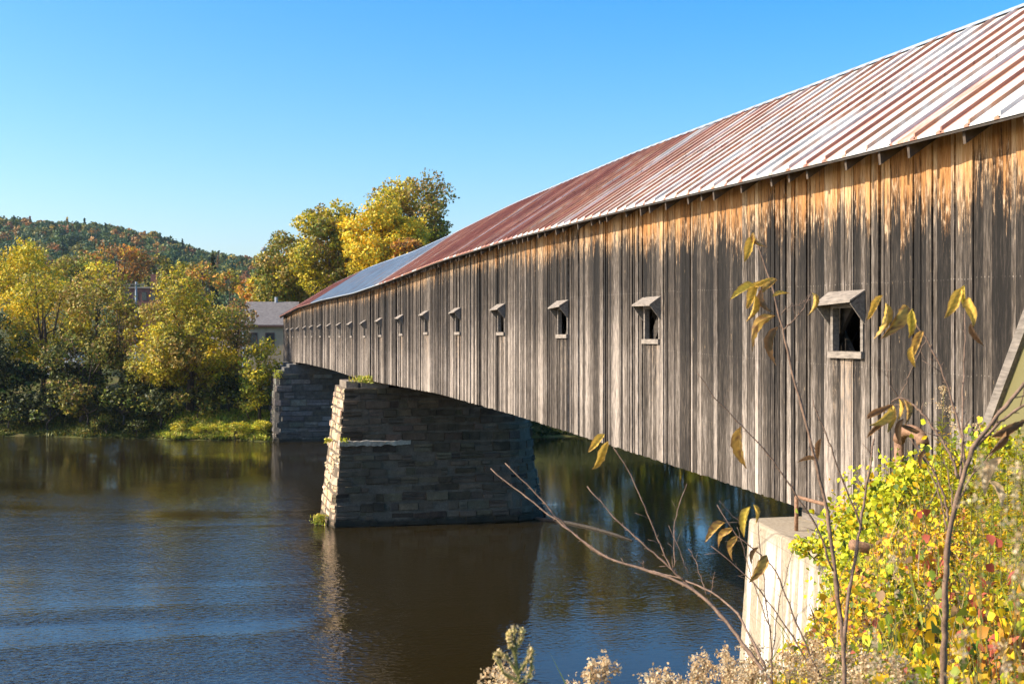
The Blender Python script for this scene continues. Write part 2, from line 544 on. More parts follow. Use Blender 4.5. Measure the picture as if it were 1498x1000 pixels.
# ------------------------------------------------------------------ foliage helpers
PAL = dict(
    yellow=[(0.56, 0.40, 0.02), (0.44, 0.36, 0.03), (0.62, 0.36, 0.02), (0.34, 0.30, 0.03)],
    ygreen=[(0.40, 0.33, 0.02), (0.48, 0.37, 0.02), (0.24, 0.24, 0.02), (0.50, 0.36, 0.03)],
    gold=[(0.37, 0.29, 0.025), (0.27, 0.25, 0.03), (0.20, 0.20, 0.03), (0.28, 0.18, 0.04)],
    olive=[(0.20, 0.17, 0.03), (0.27, 0.21, 0.03), (0.13, 0.13, 0.025), (0.22, 0.13, 0.045)],
    green=[(0.13, 0.16, 0.025), (0.19, 0.19, 0.03), (0.09, 0.12, 0.02), (0.26, 0.20, 0.035)],
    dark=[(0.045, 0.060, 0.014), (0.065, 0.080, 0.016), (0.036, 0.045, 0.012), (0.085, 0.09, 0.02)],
    orange=[(0.52, 0.20, 0.025), (0.44, 0.25, 0.03), (0.36, 0.14, 0.03), (0.40, 0.30, 0.03)],
    rust=[(0.27, 0.12, 0.035), (0.20, 0.10, 0.035), (0.33, 0.16, 0.04), (0.13, 0.10, 0.03)],
    brownish=[(0.28, 0.19, 0.04), (0.21, 0.17, 0.04), (0.33, 0.19, 0.05), (0.15, 0.14, 0.03)],
    lime=[(0.38, 0.36, 0.025), (0.28, 0.31, 0.02), (0.44, 0.37, 0.03), (0.20, 0.25, 0.02)],
    grassy=[(0.26, 0.28, 0.03), (0.36, 0.34, 0.04), (0.17, 0.21, 0.025), (0.40, 0.31, 0.07)],
)


def unit(n, r):
    v = r.normal(size=(n, 3))
    return v / np.linalg.norm(v, axis=1, keepdims=True)


def leaf_quads(C, size, col, r, ratio=0.62, droop=0.0, nrm=None):
    """rhombic leaves at C; returns verts (4n,3), faces, cols"""
    n = len(C)
    t = unit(n, r)
    t[:, 2] -= droop
    t /= np.linalg.norm(t, axis=1, keepdims=True)
    q = unit(n, r) if nrm is None else nrm + 0.6 * unit(n, r)
    b = np.cross(t, q); b /= np.linalg.norm(b, axis=1, keepdims=True) + 1e-9
    size = np.broadcast_to(np.asarray(size, float), (n,))[:, None]
    V = np.stack([C - t * size * 0.5, C + b * size * 0.5 * ratio - t * size * 0.06, C + t * size * 0.5, C - b * size * 0.5 * ratio - t * size * 0.06], 1).reshape(-1, 3)
    Fq = np.arange(4 * n).reshape(n, 4)
    return V, Fq, np.repeat(col, 4, 0)


def pick(pal, n, r, jit=0.25):
    p = np.array(PAL[pal])
    c = p[r.integers(0, len(p), n)]
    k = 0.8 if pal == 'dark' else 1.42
    return c * k * (1 + r.uniform(-jit, jit, (n, 1)))


def crown_mesh(name, rx, ry, rz, pals, leaf, density=1.0, seed=0, clump=0.33, cut=-0.9, nclump=34, flat=0.0, gap=0.0):
    """leaf crown of many small leaf faces; clumps of their own tint; local origin = centre of the crown"""
    r = np.random.default_rng(seed)
    cs = unit(nclump * 3, r)
    cs = cs[cs[:, 2] > cut][:nclump]
    rad = r.uniform(0.45, 0.86, len(cs)) ** 0.6
    cs = cs * rad[:, None] * np.array([rx, ry, rz]) * 0.90
    Vs, Fs, Cs, base = [], [], [], 0
    for i, c in enumerate(cs):
        R0 = clump * r.uniform(0.65, 1.25) * min(rx, rz) * 1.05
        n = int(density * 11.0 * (R0 / leaf) ** 2)
        n = max(24, min(n, 4000))
        u = unit(n, r)
        # sub-clumping makes sprays instead of a smooth ball
        ks = unit(12, r)
        near = ks[np.argmax(u @ ks.T, 1)]
        u2 = 0.72 * u + 0.28 * near
        rr_ = R0 * (r.uniform(0.25, 1.0, n) ** 0.45) * (0.80 + 0.35 * (np.sum(u * near, 1)) ** 6)
        P = c + u2 * rr_[:, None] * np.array([1.1, 1.1, 0.85])
        pal = pals[r.integers(0, len(pals))]
        col = np.where((r.uniform(size=n) < .35)[:, None], pick(pals[r.integers(0, len(pals))], n, r), pick(pal, n, r))
        col *= r.uniform(0.75, 1.2)
        nr = u.copy(); nr[:, 2] += 0.3
        v, f, k = leaf_quads(P, leaf * r.uniform(0.6, 1.35, n), col, r, 0.66, 0.25, nr)
        Vs.append(v); Fs.append(f + base); Cs.append(k); base += len(v)
    return np_mesh(name, np.concatenate(Vs), np.concatenate(Fs), np.concatenate(Cs)), cs


def trunk_mesh(name, base_h, cs, r0, seed, spread=1.0):
    """tapered trunk with limbs; origin = centre of crown, trunk foot at z=-base_h"""
    r = np.random.default_rng(seed + 99)
    b = MB()
    top = np.array([r.uniform(-.3, .3), r.uniform(-.3, .3), 0.25 * base_h * 0.2])
    pts = [np.array([0, 0, -base_h - 0.4])]
    for k in range(1, 6):
        t = k / 5
        pts.append(np.array([0, 0, -base_h]) * (1 - t) + top * t + np.array([r.normal() * .12, r.normal() * .12, 0]))
    rad = [r0 * 1.3, r0, r0 * .88, r0 * .74, r0 * .58, r0 * .42]
    b.tube(pts, rad, 7)
    for c in cs[:14]:
        k = r.integers(2, 6)
        s = pts[k]
        m1 = s * 0.6 + c * 0.4 + np.array([0, 0, -0.1 * np.linalg.norm(c - s)]) + r.normal(size=3) * .15
        b.tube([s, m1, c * 0.9 + s * 0.1, c * 1.08], [rad[k] * .55, rad[k] * .4, rad[k] * .22, rad[k] * .08], 5)
    return b.mesh(name, True)


_tree_cache = {}


def tree(name, label, px, ytop, wpx, ybot, D, pals, seed, leaf=None, density=1.0, cat='tree', group=None, deep=None, r0=None, nclump=36, clump=0.33, cut=-0.9):
    """a broadleaf tree that fills px +- wpx/2, ytop..ybot of the photograph when seen from the camera; stands on the terrain"""
    top = at_depth(px, ytop, D); bot = at_depth(px, ybot, D)
    rx = wpx * 0.5 * D / F
    rz = (top[2] - bot[2]) / 2
    c = (top + bot) / 2
    g = terrain(c[0], c[1])
    leaf = leaf or max(0.26, D * 0.0024)
    ry = deep or rx
    root = thing(name, label, cat, (c[0], c[1], g), group)
    cm, cs = crown_mesh('crown', rx, ry, rz, pals, leaf, density, seed, clump, cut, nclump)
    o = link('crown', cm, M['leaf'], root); o.location = (0, 0, c[2] - g)
    t = link('trunk', trunk_mesh('trunk', max(0.5, c[2] - g), cs, r0 or max(0.12, rx * 0.06), seed), M['bark'], root)
    t.location = (0, 0, c[2] - g)
    return root


def dup(root, loc, rz=0.0, sc=1.0, label=None, group=None):
    o = root.copy(); COL.objects.link(o)
    o.location = [float(v) for v in loc]; o.rotation_euler = (0, 0, rz); o.scale = (sc, sc, sc)
    if label: o['label'] = label
    if group: o['group'] = group
    for ch in list(root.children):
        c = ch.copy(); COL.objects.link(c); c.parent = o
        for g2 in ch.children:
            d = g2.copy(); COL.objects.link(d); d.parent = c
    return o


# ------------------------------------------------------------------ the covered bridge
EAVE = [(2, 12.66), (12, 12.71), (17, 12.79), (24, 12.94), (34, 13.08), (46, 13.08), (59, 12.88), (71.7, 12.78), (91, 12.93), (113, 12.90), (134, 12.52), (140, 12.42)]
BOT = [(2, 7.3), (16, 7.46), (24, 7.64), (36, 7.85), (48, 7.95), (64, 7.81), (74, 7.74), (88, 7.87), (109, 7.86), (136, 7.56), (140, 7.5)]
RIDGE = [(2, 15.4), (17, 15.5), (24, 15.61), (35, 15.77), (50, 15.77), (63, 15.52), (75, 15.40), (94, 15.52), (119, 15.35), (138, 14.95), (140, 14.9)]
WINZ = [(2, 10.2), (16.3, 10.33), (24, 10.50), (31, 10.62), (37.5, 10.70), (50, 10.75), (70, 10.60), (103, 10.62), (129, 10.58)]


def smooth_interp(P):
    x = np.array([p[0] for p in P]); y = np.array([p[1] for p in P])
    g = np.linspace(2, 140, 277)
    v = np.interp(g, x, y)
    k = np.hanning(15); k /= k.sum()
    v = np.convolve(np.pad(v, 7, mode='edge'), k, 'valid')
    return lambda s: np.interp(s, g, v)


EAVE = [(a, b - 0.05) for a, b in EAVE]
zE, zB, zR, zW = map(smooth_interp, (EAVE, BOT, RIDGE, WINZ))
S0, S1 = 3.0, 138.1
OV = 0.50
WIN = [16.3, 24.3, 30.8, 37.5, 44.1, 50.5, 56.9, 63.6, 69.8, 76.1, 82.3, 88.7, 95.7, 102.8, 109.1, 117.0, 123.7, 130.4]
WIN = [9.2] + WIN
WW, WHT = 0.92, 0.70                                  # window opening width and height

bridge = thing('covered_bridge', 'long weathered wooden covered bridge with small hooded windows and a rusty ribbed metal roof', 'covered bridge', (0, 0, 0))

sb = MB()
s = S0
prev_j = 0
while s < S1:
    w = float(rng.choice([0.10, 0.125, 0.15, 0.17, 0.2, 0.25], p=[.22, .26, .22, .16, .09, .05]))
    a, b_ = s, min(s + w - rng.uniform(0.004, 0.013), S1)
    off = rng.choice([0, 0, 0.006, 0.012, 0.022]) + rng.uniform(-0.003, 0.003)
    yaw = rng.normal() * 0.009
    mid = (a + b_) / 2
    rn, rn2 = rng.uniform(), rng.uniform()
    if rng.uniform() < 0.06: rn = min(1.15, rn + 0.4)
    top = 0.30
    zt, zb = None, None
    holes = [q for q in WIN if abs(q - mid) < WW / 2 - 0.01]
    segs = []
    T = lambda y: zE(y) + top
    jag = rng.uniform(-0.012, 0.012)
    Bt = lambda y: zB(y) + jag
    if holes:
        q = holes[0]; zc = float(zW(q))
        segs = [(T, lambda y, z=zc: z + WHT / 2, 0.0), (lambda y, z=zc: z - WHT / 2, Bt, 0.95)]
    else:
        # some boards are pieced together of two lengths
        segs = [(T, Bt, 0.0)]
    for tf, bf, fr in segs:
        P, UVs = [], []
        x0, x1 = WX - 0.03 - off, WX + 0.0 - off * 0.5
        for (zf) in (bf, tf):
            for (x, y, dx) in ((x0, a, -yaw), (x1, a, 0), (x1, b_, 0), (x0, b_, yaw)):
                z = float(zf(y)); P.append((x + dx, y, z)); UVs.append((y, float(zE(y)) - z))
        sb.add(P, [(0, 1, 2, 3), (7, 6, 5, 4), (0, 4, 5, 1), (1, 5, 6, 2), (2, 6, 7, 3), (3, 7, 4, 0)], (rn, rn2, fr), UVs)
    s += w
sb.build('siding', M['siding'], bridge)

# far wall and ends
fb = MB()
s = S0
while s < S1:
    w = 0.6
    a, b_ = s, min(s + w, S1)
    rn = rng.uniform()
    P, UVs = [], []
    for zf, dz in ((zB, 0), (zE, 0.2)):
        for (x, y) in ((WX + BW, a), (WX + BW + .04, a), (WX + BW + .04, b_), (WX + BW, b_)):
            z = float(zf(y)) + dz; P.append((x, y, z)); UVs.append((y, float(zE(y)) - z))
    fb.add(P, MB.BF, (rn, rng.uniform(), 0), UVs)
    s += w
fb.build('far_siding', M['siding'], bridge)
eb = MB()
yy = S1 - 0.02
eb.add([(WX, yy, float(zE(yy))), (WX + BW, yy, float(zE(yy))), (WX + BW / 2, yy, float(zR(yy)) - .1)], [(0, 1, 2)], (.4, .4, 0),
       [(0, 1), (7, 1), (3.5, 0)])
eb.build('gable', M['siding'], bridge)

# roof: panels with standing seams
rb, sm = MB(), MB()
PW = 0.57
seam_s = np.arange(S0, S1 + PW, PW)


def rust_at(s_):
    u = rng.uniform()
    if s_ < 30: return 0.16 + 0.42 * u ** 2
    if s_ < 34: return 0.30 + 0.4 * u
    if s_ < 61: return 0.62 + 0.4 * u if u > 0.25 else 0.30
    if s_ < 99: return 0.02 + 0.22 * u
    return 0.95 + 0.1 * u


HX = WX + BW / 2
for side in (-1, 1):
    ex = HX + side * (BW / 2 + OV)
    for i in range(len(seam_s) - 1):
        a, b_ = seam_s[i], seam_s[i + 1]
        rs = rust_at(a)
        L = math.hypot(HX - ex, float(zR(a) - zE(a)))
        # panel in three strips across so the seam sides can rust
        cuts = [a, a + 0.10, b_ - 0.07, b_]
        for j in range(3):
            c0, c1 = cuts[j], cuts[j + 1]
            sv = (1.0 if j == 0 else (0.7 if j == 2 else 0.0)) * (rng.uniform(0.45, 1.0)) * (0.25 if 61 < a < 99 else 1.0)
            P, U = [], []
            for th in (0.0, 0.03):
                for (y, t) in ((c0, 0), (c1, 0), (c1, 1), (c0, 1)):
                    x = ex + (HX - ex) * t
                    z = float(zE(y) + (zR(y) - zE(y)) * t) + th
                    P.append((x, y, z)); U.append((y, t * L))
            col = (rs, 2.0 if 62 < a < 99 else rng.uniform(), sv)  # high flag picks the painted sky-reflection tint
            fs = [(4, 5, 6, 7), (3, 2, 1, 0), (0, 1, 5, 4)]
            if side > 0: fs = [f[::-1] for f in fs]
            rb.add(P, fs, col, U)
        # seam rib
        h, wd = 0.055, 0.032
        P, U = [], []
        for t in (0.0, 1.0):
            x = ex + (HX - ex) * t
            if t == 0: x = ex - side * 0.0
            z = float(zE(a) + (zR(a) - zE(a)) * t) + 0.03
            for (dy, dz) in ((-wd / 2, -0.02), (wd / 2, -0.02), (wd / 2, h), (-wd / 2, h)):
                P.append((x, a + dy, z + dz)); U.append((a + dy, t * L))
        rs2 = min(1.0, rs * rng.uniform(.35, 1.1) + rng.uniform(0.0, 0.3) * (0.2 if 61 < a < 99 else 1.0))
        sm.add(P, [(0, 1, 2, 3), (7, 6, 5, 4), (0, 4, 5, 1), (1, 5, 6, 2), (2, 6, 7, 3), (3, 7, 4, 0)], (rs2, 2.0 if 62 < a < 99 else rng.uniform(), 0.5), U)
roof = rb.build('roof', M['roof'], bridge)
sm.build('roof_seams', M['roof'], roof)
cp = MB()
for i in range(0, len(seam_s) - 1, 2):
    a, b_ = seam_s[i], seam_s[min(i + 2, len(seam_s) - 1)]
    for side in (-1, 1):
        P = []
        for (y, t) in ((a, 0), (b_ + .02, 0), (b_ + .02, 1), (a, 1)):
            P.append((HX + side * 0.13 * (1 - t), y, float(zR(y)) + 0.085 - 0.10 * (1 - t)))
        f = [(0, 1, 2, 3)] if side < 0 else [(3, 2, 1, 0)]
        cp.add(P, f, (0.30, 2.0, 0), [(a, 0), (b_, 0), (b_, .3), (a, .3)])
cp.build('ridge_cap', M['roof'], roof)
dk = MB()
for i in range(0, len(seam_s) - 4, 4):
    a, b_ = seam_s[i], seam_s[i + 4]
    for side in (-1, 1):
        ex = HX + side * (BW / 2 + OV - 0.015)
        P = []
        for (t, dz) in ((0, -.035), (0, -0.004), (0.985, -0.004), (0.985, -.035)):
            for y in (a, b_):
                P.append((ex + (HX - ex) * t, y, float(zE(y) + (zR(y) - zE(y)) * t) + dz))
        dk.add(P, [(0, 1, 3, 2), (2, 3, 5, 4), (4, 5, 7, 6), (6, 7, 1, 0)], (1, 1, 1))
dk.build('roof_decking', M['darkwood'], bridge)

# rafter tails under the eave
slope = float((zR(20) - zE(20)) / (BW / 2 + OV))
raf = []
s = S0 + 0.4
while s < S1 - .4:
    raf.append(s)
    s += float(rng.choice([0.55, 0.62, 0.9, 1.15, 1.3], p=[.25, .22, .23, .2, .1]))
known = [14.75, 15.65, 16.85, 17.45, 18.05, 19.15, 20.2, 20.85, 21.4, 22.5, 23.4, 23.9]
raf = [q for q in raf if q < 14.2] + known + [q for q in raf if q > 24.5]
raf.sort(key=lambda q: abs(q - 14))
rest = MB()
for i, q in enumerate(raf):
    b = MB() if i < 100 else rest
    xo = WX - OV + 0.05 + rng.uniform(-.02, .05); xi = WX + 0.5
    z0 = float(zE(q)) + (xo - (WX - OV)) * slope - 0.04; z1 = float(zE(q)) + (xi - (WX - OV)) * slope - 0.04
    hw, dp = 0.027, 0.165 + rng.uniform(-.02, .03)
    P = [(xo + .02, q - hw, z0 - dp), (xi, q - hw, z1 - dp), (xi, q + hw, z1 - dp), (xo + .02, q + hw, z0 - dp),
         (xo, q - hw, z0), (xi, q - hw, z1), (xi, q + hw, z1), (xo, q + hw, z0)]
    b.hexa(P)
    if i < 100: b.build('rafter_tail', M['rafter'], bridge)
if rest.v:
    tag(rest.build('rafter_tail', M['rafter'], bridge), kind='stuff')

# lattice, floor, chords
for xq in (WX + 0.22, WX + BW - 0.22):
    lb = MB()
    for dirn in (-1, 1):
        q = S0 + 0.5
        while q < S1 - 5:
            y0, y1 = q, q + 4.6
            if dirn < 0: y0, y1 = y1, y0
            xx = xq + dirn * 0.045
            lb.bar((xx, y0, float(zB(y0)) + 0.3), (xx, y1, float(zE(y1)) - 0.1), 0.07, 0.26, up=(0, 1, 0.01) if False else (0, 0, 1))
            q += 1.25
    lb.build('lattice_truss', M['darkwood'], bridge)
fl = MB()
q = S0
while q < S1:
    b_ = min(q + 2.0, S1)
    for (x0, x1, z0, z1) in ((WX + 0.05, WX + BW - 0.05, 0.85, 0.95), (WX + 0.04, WX + 0.42, 0.03, 0.40), (WX + BW - 0.42, WX + BW - 0.04, 0.03, 0.40)):
        za, zb = float(zB(q)), float(zB(b_))
        fl.hexa([(x0, q, za + z0), (x1, q, za + z0), (x1, b_, zb + z0), (x0, b_, zb + z0), (x0, q, za + z1), (x1, q, za + z1), (x1, b_, zb + z1), (x0, b_, zb + z1)])
    fl.box(WX + .1, WX + BW - .1, q + .9, q + 1.1, za + .5, za + .846)
    q += 2.0
fl.build('floor_and_chords', M['darkwood'], bridge)
for (y0, y1) in ((12.0, 18.1), (66.9, 72.5), (122.5, 132)):
    for x0 in (WX + 0.12, WX + BW - 0.5):
        bo = MB()
        z = float(zB((y0 + y1) / 2))
        bo.box(x0, x0 + 0.34, y0 + .1, y1 - .1, z - 0.22, z + 0.02)
        bo.build('bolster_beam', M['timber'], bridge)

# windows
for q in WIN:
    zc = float(zW(q))
    fr = MB()
    for sgn in (-1, 1):
        y = q + sgn * (WW / 2 - 0.03)
        fr.box(WX - 0.055, WX + 0.05, y - 0.035, y + 0.035, zc - WHT / 2 + .001, zc + WHT / 2 - .001)
    fr.box(WX - 0.05, WX + 0.05, q - WW / 2 + .065, q + WW / 2 - .065, zc + WHT / 2 - 0.06, zc + WHT / 2)
    w = fr.build('window', M['timber'], bridge)
    si = MB()
    si.box(WX - 0.10, WX + 0.05, q - WW / 2 - 0.03, q + WW / 2 + 0.03, zc - WHT / 2 - 0.10, zc - WHT / 2 - 0.002)
    si.build('sill', M['palewood'], w)
    hd = MB()
    zt = zc + WHT / 2 + 0.16
    pr = 0.25
    y0, y1 = q - WW / 2 - 0.07, q + WW / 2 + 0.07
    xa, xb = WX - 0.05, WX - 0.05 - pr
    dz = 0.17
    tl = rng.uniform(-.02, .02)
    hd.hexa([(xb, y0, zt - dz + tl), (xa, y0, zt), (xa, y1, zt), (xb, y1, zt - dz - tl), (xb, y0, zt - dz + .03 + tl), (xa, y0, zt + .03), (xa, y1, zt + .03), (xb, y1, zt - dz + .03 - tl)])
    hd.build('hood', M['palewood'], w)
    for sgn, y in ((-1, y0 + .02), (1, y1 - .02)):
        ck = MB()
        h = 0.012
        A = [(xb + .015, zt - dz - .003 ), (xa, zt - .003), (xa, zt - 0.47)]
        Vv = [(p[0], y - h, p[1]) for p in A] + [(p[0], y + h, p[1]) for p in A]
        ck.add(Vv, [(0, 1, 2), (5, 4, 3), (0, 3, 4, 1), (1, 4, 5, 2), (2, 5, 3, 0)])
        ck.build('hood_cheek', M['timber'], w)


# ------------------------------------------------------------------ masonry
def masonry(name, path, zlo, zhi, batter, mat, parent, seed, lens=(0.35, 1.35), hs=(0.24, 0.52), tint=(0.112, 0.080, 0.050), mortar=(0.150, 0.115, 0.080), flare=None, closed=True, rough=1.0, painted_lit_end=False):
    """path: list of (x,y,nx,ny) dense points along the face; courses of separate stones, one mesh"""
    r = np.random.default_rng(seed)
    P = np.array(path, float)
    seg = np.linalg.norm(np.diff(P[:, :2], axis=0), axis=1)
    T = np.concatenate([[0], np.cumsum(seg)])

    def pt(t, z, o):
        p = [np.interp(t, T, P[:, k]) for k in range(4)]
        nn = math.hypot(p[2], p[3]) + 1e-9
        nx_, ny_ = p[2] / nn, p[3] / nn
        k = batter(nx_, ny_) * (zhi - z) + (flare(nx_, ny_, z) if flare else 0) + o
        return (p[0] + nx_ * k, p[1] + ny_ * k, z)
    b = MB()
    # mortar body
    zs = np.linspace(zlo, zhi, 9); ts = np.arange(0, T[-1], 0.35); ts = np.append(ts, T[-1])
    Vv = [pt(t, z, 0) for z in zs for t in ts]
    n = len(ts)
    Fc = [(i * n + j, i * n + j + 1, (i + 1) * n + j + 1, (i + 1) * n + j) for i in range(len(zs) - 1) for j in range(n - 1)]
    b.add(Vv, Fc, mortar)
    z = zlo
    while z < zhi - 0.12:
        h = min(r.uniform(*hs), zhi - z)
        t = -r.uniform(0, lens[1]) * 0.5
        while t < T[-1]:
            L = r.uniform(*lens)
            t0, t1 = max(t, 0), min(t + L, T[-1])
            t += L
            if t1 - t0 < 0.12: continue
            g = r.uniform(0.012, 0.04)
            o1 = r.uniform(0.0, 0.15) * rough
            k = max(1, int((t1 - t0) / 0.45))
            tt = np.linspace(t0 + g, t1 - g, k + 1)
            za, zb = z + g + r.uniform(0, .03), z + h - g - r.uniform(0, .03)
            pale = 5.0 if (name == 'stone_courses' and painted_lit_end and np.interp((t0 + t1) / 2, T, P[:, 2]) < -0.8) else 1.0  # sunlight on the end face put into the colour as paler stone
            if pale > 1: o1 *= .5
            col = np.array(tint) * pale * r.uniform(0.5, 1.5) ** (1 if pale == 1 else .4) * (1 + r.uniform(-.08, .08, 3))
            if r.uniform() < .05: continue
            za += r.uniform(-.03, .05); zb += r.uniform(-.06, .03)
            bands = [(za, zb)]
            if r.uniform() < .28 and zb - za > .26:
                zm = za + (zb - za) * r.uniform(.38, .62); bands = [(za, zm - .014), (zm + .014, zb)]
            for za, zb in bands[1:]:
                o2 = r.uniform(0.0, 0.12) * rough; c2 = col * r.uniform(.65, 1.4)
                V2 = []
                for q in tt:
                    V2 += [pt(q, za, -0.02), pt(q, za + .02, o2), pt(q, zb - .02, o2), pt(q, zb, -0.02)]
                b.add(V2, [(4 * i + j, 4 * i + 4 + j, 4 * i + 5 + j, 4 * i + 1 + j) for i in range(k) for j in range(3)] + [(0, 1, 2, 3), (4 * k + 3, 4 * k + 2, 4 * k + 1, 4 * k)], c2)
            za, zb = bands[0]
            V0 = []
            for q in tt:
                e0, e1 = r.uniform(-.012, .012, 2)
                V0 += [pt(q, za + r.uniform(-.035, .035), -0.02), pt(q, za + .02, o1 + e0), pt(q, zb - .02, o1 + e1), pt(q, zb + r.uniform(-.035, .035), -0.02)]
            Fs = []
            for i in range(k):
                for j in range(3):
                    Fs.append((4 * i + j, 4 * i + 4 + j, 4 * i + 5 + j, 4 * i + 1 + j))
            Fs += [(0, 1, 2, 3), (4 * k + 3, 4 * k + 2, 4 * k + 1, 4 * k)]
            b.add(V0, Fs, col)
        z += h
    # top slab
    tp = [pt(q, zhi, 0.0) for q in ts]
    b.add(tp, [tuple(range(len(tp)))], mortar)
    return b.build(name, mat, parent)


# pier: near face at y = PY, square lit end at low x, rounded end at high x
PY, PT = 66.6, 5.2
pl = at_x(503, 565, 0.0001 + 7.75)[0]
PL = 7.75
PRX = WX + BW + 1.0
path = []
for x in np.linspace(PL, PRX - 1.2, 20): path.append((x, PY, 0, -1))
path[0] = (PL, PY, -0.7, -0.7)
for a in np.linspace(-90, 90, 15):
    path.append((PRX - 1.2 + 2.0 * math.cos(R(a)) , PY + PT / 2 + PT / 2 * math.sin(R(a)), math.cos(R(a)), math.sin(R(a))))
for x in np.linspace(PRX - 1.4, PL, 12): path.append((x, PY + PT, 0, 1))
path[-1] = (PL, PY + PT, -0.7, 0.7)
for y in np.linspace(PY + PT - .3, PY + .3, 8): path.append((PL, y, -1, 0))
path.append((PL, PY, -0.7, -0.7))
pier = thing('stone_pier', 'battered stone bridge pier standing in the river under the covered bridge with one sunlit end', 'pier', (0, 0, 0))
batt = lambda nx, ny: 0.065 + (0.05 if nx < -0.3 else 0) + (0.055 * max(0, nx))
flr = lambda nx, ny, z: 0.30 * max(0, nx) * max(0, (3.0 - z) / 3.0) ** 2
masonry('stone_courses', path, -0.8, 7.42, batt, M['stone'], pier, 5, hs=(0.26, 0.60), flare=flr, painted_lit_end=True)
lg = MB()
zl = 10.2 - (645 - YH) * 66.0 / F
yb = PY - 0.065 * (7.42 - zl)
lx = np.linspace(PL - 0.35, 11.3, 22)
le = [0.32 + rng.uniform(-.05, .05) if q < 10.2 else 0.32 - (q - 10.2) * .2 for q in lx]
lt = [zl + rng.uniform(-.05, .03) - .03 * (q > 9.2) for q in lx]
ld_ = [zl - .22 - rng.uniform(0, .10) for q in lx]
Vl = []
for q, e, a, b_ in zip(lx, le, lt, ld_):
    Vl += [(q, yb + .3, a + .06), (q, yb - e, a), (q, yb - e * .8, b_), (q, yb + .3, b_)]
lg.add(Vl, [(4 * i + k, 4 * i + (k + 1) % 4, 4 * i + 4 + (k + 1) % 4, 4 * i + 4 + k) for i in range(21) for k in range(3)] + [(0, 1, 2, 3), (87, 86, 85, 84)], (0.55, 0.47, 0.37))
lg.build('broken_ledge', M['stone'], pier)
for (x0, x1, y0, z1) in ((PL + 0.1, PL + .75, PY + .3, 7.78), (PL + .9, PL + 2.4, PY + .2, 7.70)):
    bb = MB(); bb.box(x0, x1, y0, y0 + 3.2, 7.42, z1, (0.26, 0.21, 0.16)); bb.build('bearing_block', M['stone'], pier)

# far abutment
ay = 121.5
AL = 7.5
path = [(AL, ay, -0.7, -0.7)] + [(x, ay, 0, -1) for x in np.linspace(AL + .3, WX + BW + 1.2, 22)]
p2 = [(AL, y, -1, 0) for y in np.linspace(ay + 12, ay + .3, 20)]
fa = thing('stone_abutment', 'grey stone block abutment in shade carrying the far end of the covered bridge', 'abutment', (0, 0, 0))
masonry('stone_courses', p2 + path, -0.8, 6.6, lambda nx, ny: 0.05, M['stone2'], fa, 9, lens=(0.8, 2.4), hs=(0.45, 0.75), tint=(0.14, 0.125, 0.105), mortar=(0.09, 0.08, 0.068), rough=0.7)
st = MB()
for k, (dx, zt) in enumerate(((0.25, 6.9), (0.75, 7.2), (1.25, 7.5))):
    st.box(AL + dx, WX + BW + 1, ay + .12 + .1 * k, ay + 12, 6.598 if k == 0 else (6.9, 7.2)[k - 1] + .002, zt, (0.13, 0.125, 0.115))
st.build('stepped_coping', M['stone2'], fa)

# near abutment of concrete
na = thing('concrete_abutment', 'pale lime-streaked concrete abutment under the near end of the bridge', 'abutment', (0, 0, 0))
nb = MB()
zt = 7.28
xo, yo = 8.63, 18.3
for (y0, y1) in ((17.0, yo), (3.0, 16.99)):
    pass
sk = 0.176                               # the wing wall flares out towards the near bank
nb.hexa([(xo - .22 - sk * 15, 3, 1.0), (WX + BW + .6, 3, 1.0), (WX + BW + .6, yo + .5, 1.0), (xo - .22, yo + .55, 1.0),
         (xo - sk * 15, 3, zt), (WX + BW + .4, 3, zt), (WX + BW + .4, yo, zt), (xo, yo, zt)])
o = nb.build('wall', M['concrete'], na)
m = o.modifiers.new('bevel', 'BEVEL'); m.width = 0.05; m.segments = 2
b2 = MB(); b2.box(WX + .5, WX + BW + .4, 3, 13.5, zt + .002, 8.1); b2.build('back_wall', M['concrete'], na)

# ------------------------------------------------------------------ small built things at the near end
rail = thing('pipe_railing', 'rusty pipe railing stub on top of the concrete abutment', 'railing', (0, 0, 0))
A = at_x(1165, 726, 8.75); B = at_x(1247, 747, 8.75); Cc = at_x(1165, 760, 8.75)
b = MB(); b.tube([A, (A + B) / 2 + np.array([0, 0, -.005]), B + (B - A) * .6], 0.028, 8); b.build('rail', M['rustpipe'], rail, True)
for q in (A, A + (B - A) * 1.4):
    b = MB(); b.tube([(q[0], q[1], 7.27), (q[0], q[1], q[2])], 0.03, 8); b.build('post', M['rustpipe'], rail, True)

vp = thing('vent_pipe', 'rusty gooseneck vent pipe with a dark drooping end standing in the weeds by the siding', 'pipe', (0, 0, 0))
p0 = at_x(1315, 700, 8.35); p1 = at_x(1315, 645, 8.35)
b = MB(); b.tube([(p0[0], p0[1], p0[2] - .8), p0, p1], 0.058, 10); b.build('pipe', M['rustpipe'], vp, True)
e = []
for a in np.linspace(180, 0, 9):
    e.append(p1 + np.array([0.0, -0.26, 0]) + np.array([0, -0.26 * math.cos(R(a)) * 1.0, 0.15 * math.sin(R(a))]))
b = MB(); b.tube(e, 0.075, 10); b.build('elbow', M['rustpipe'], vp, True)
b = MB(); q = e[-1]; b.tube([q, q - np.array([0, 0, .32]), q - np.array([-.01, 0.02, .62])], [0.07, 0.062, 0.05], 10); b.build('spout', M['blackpipe'], vp, True)

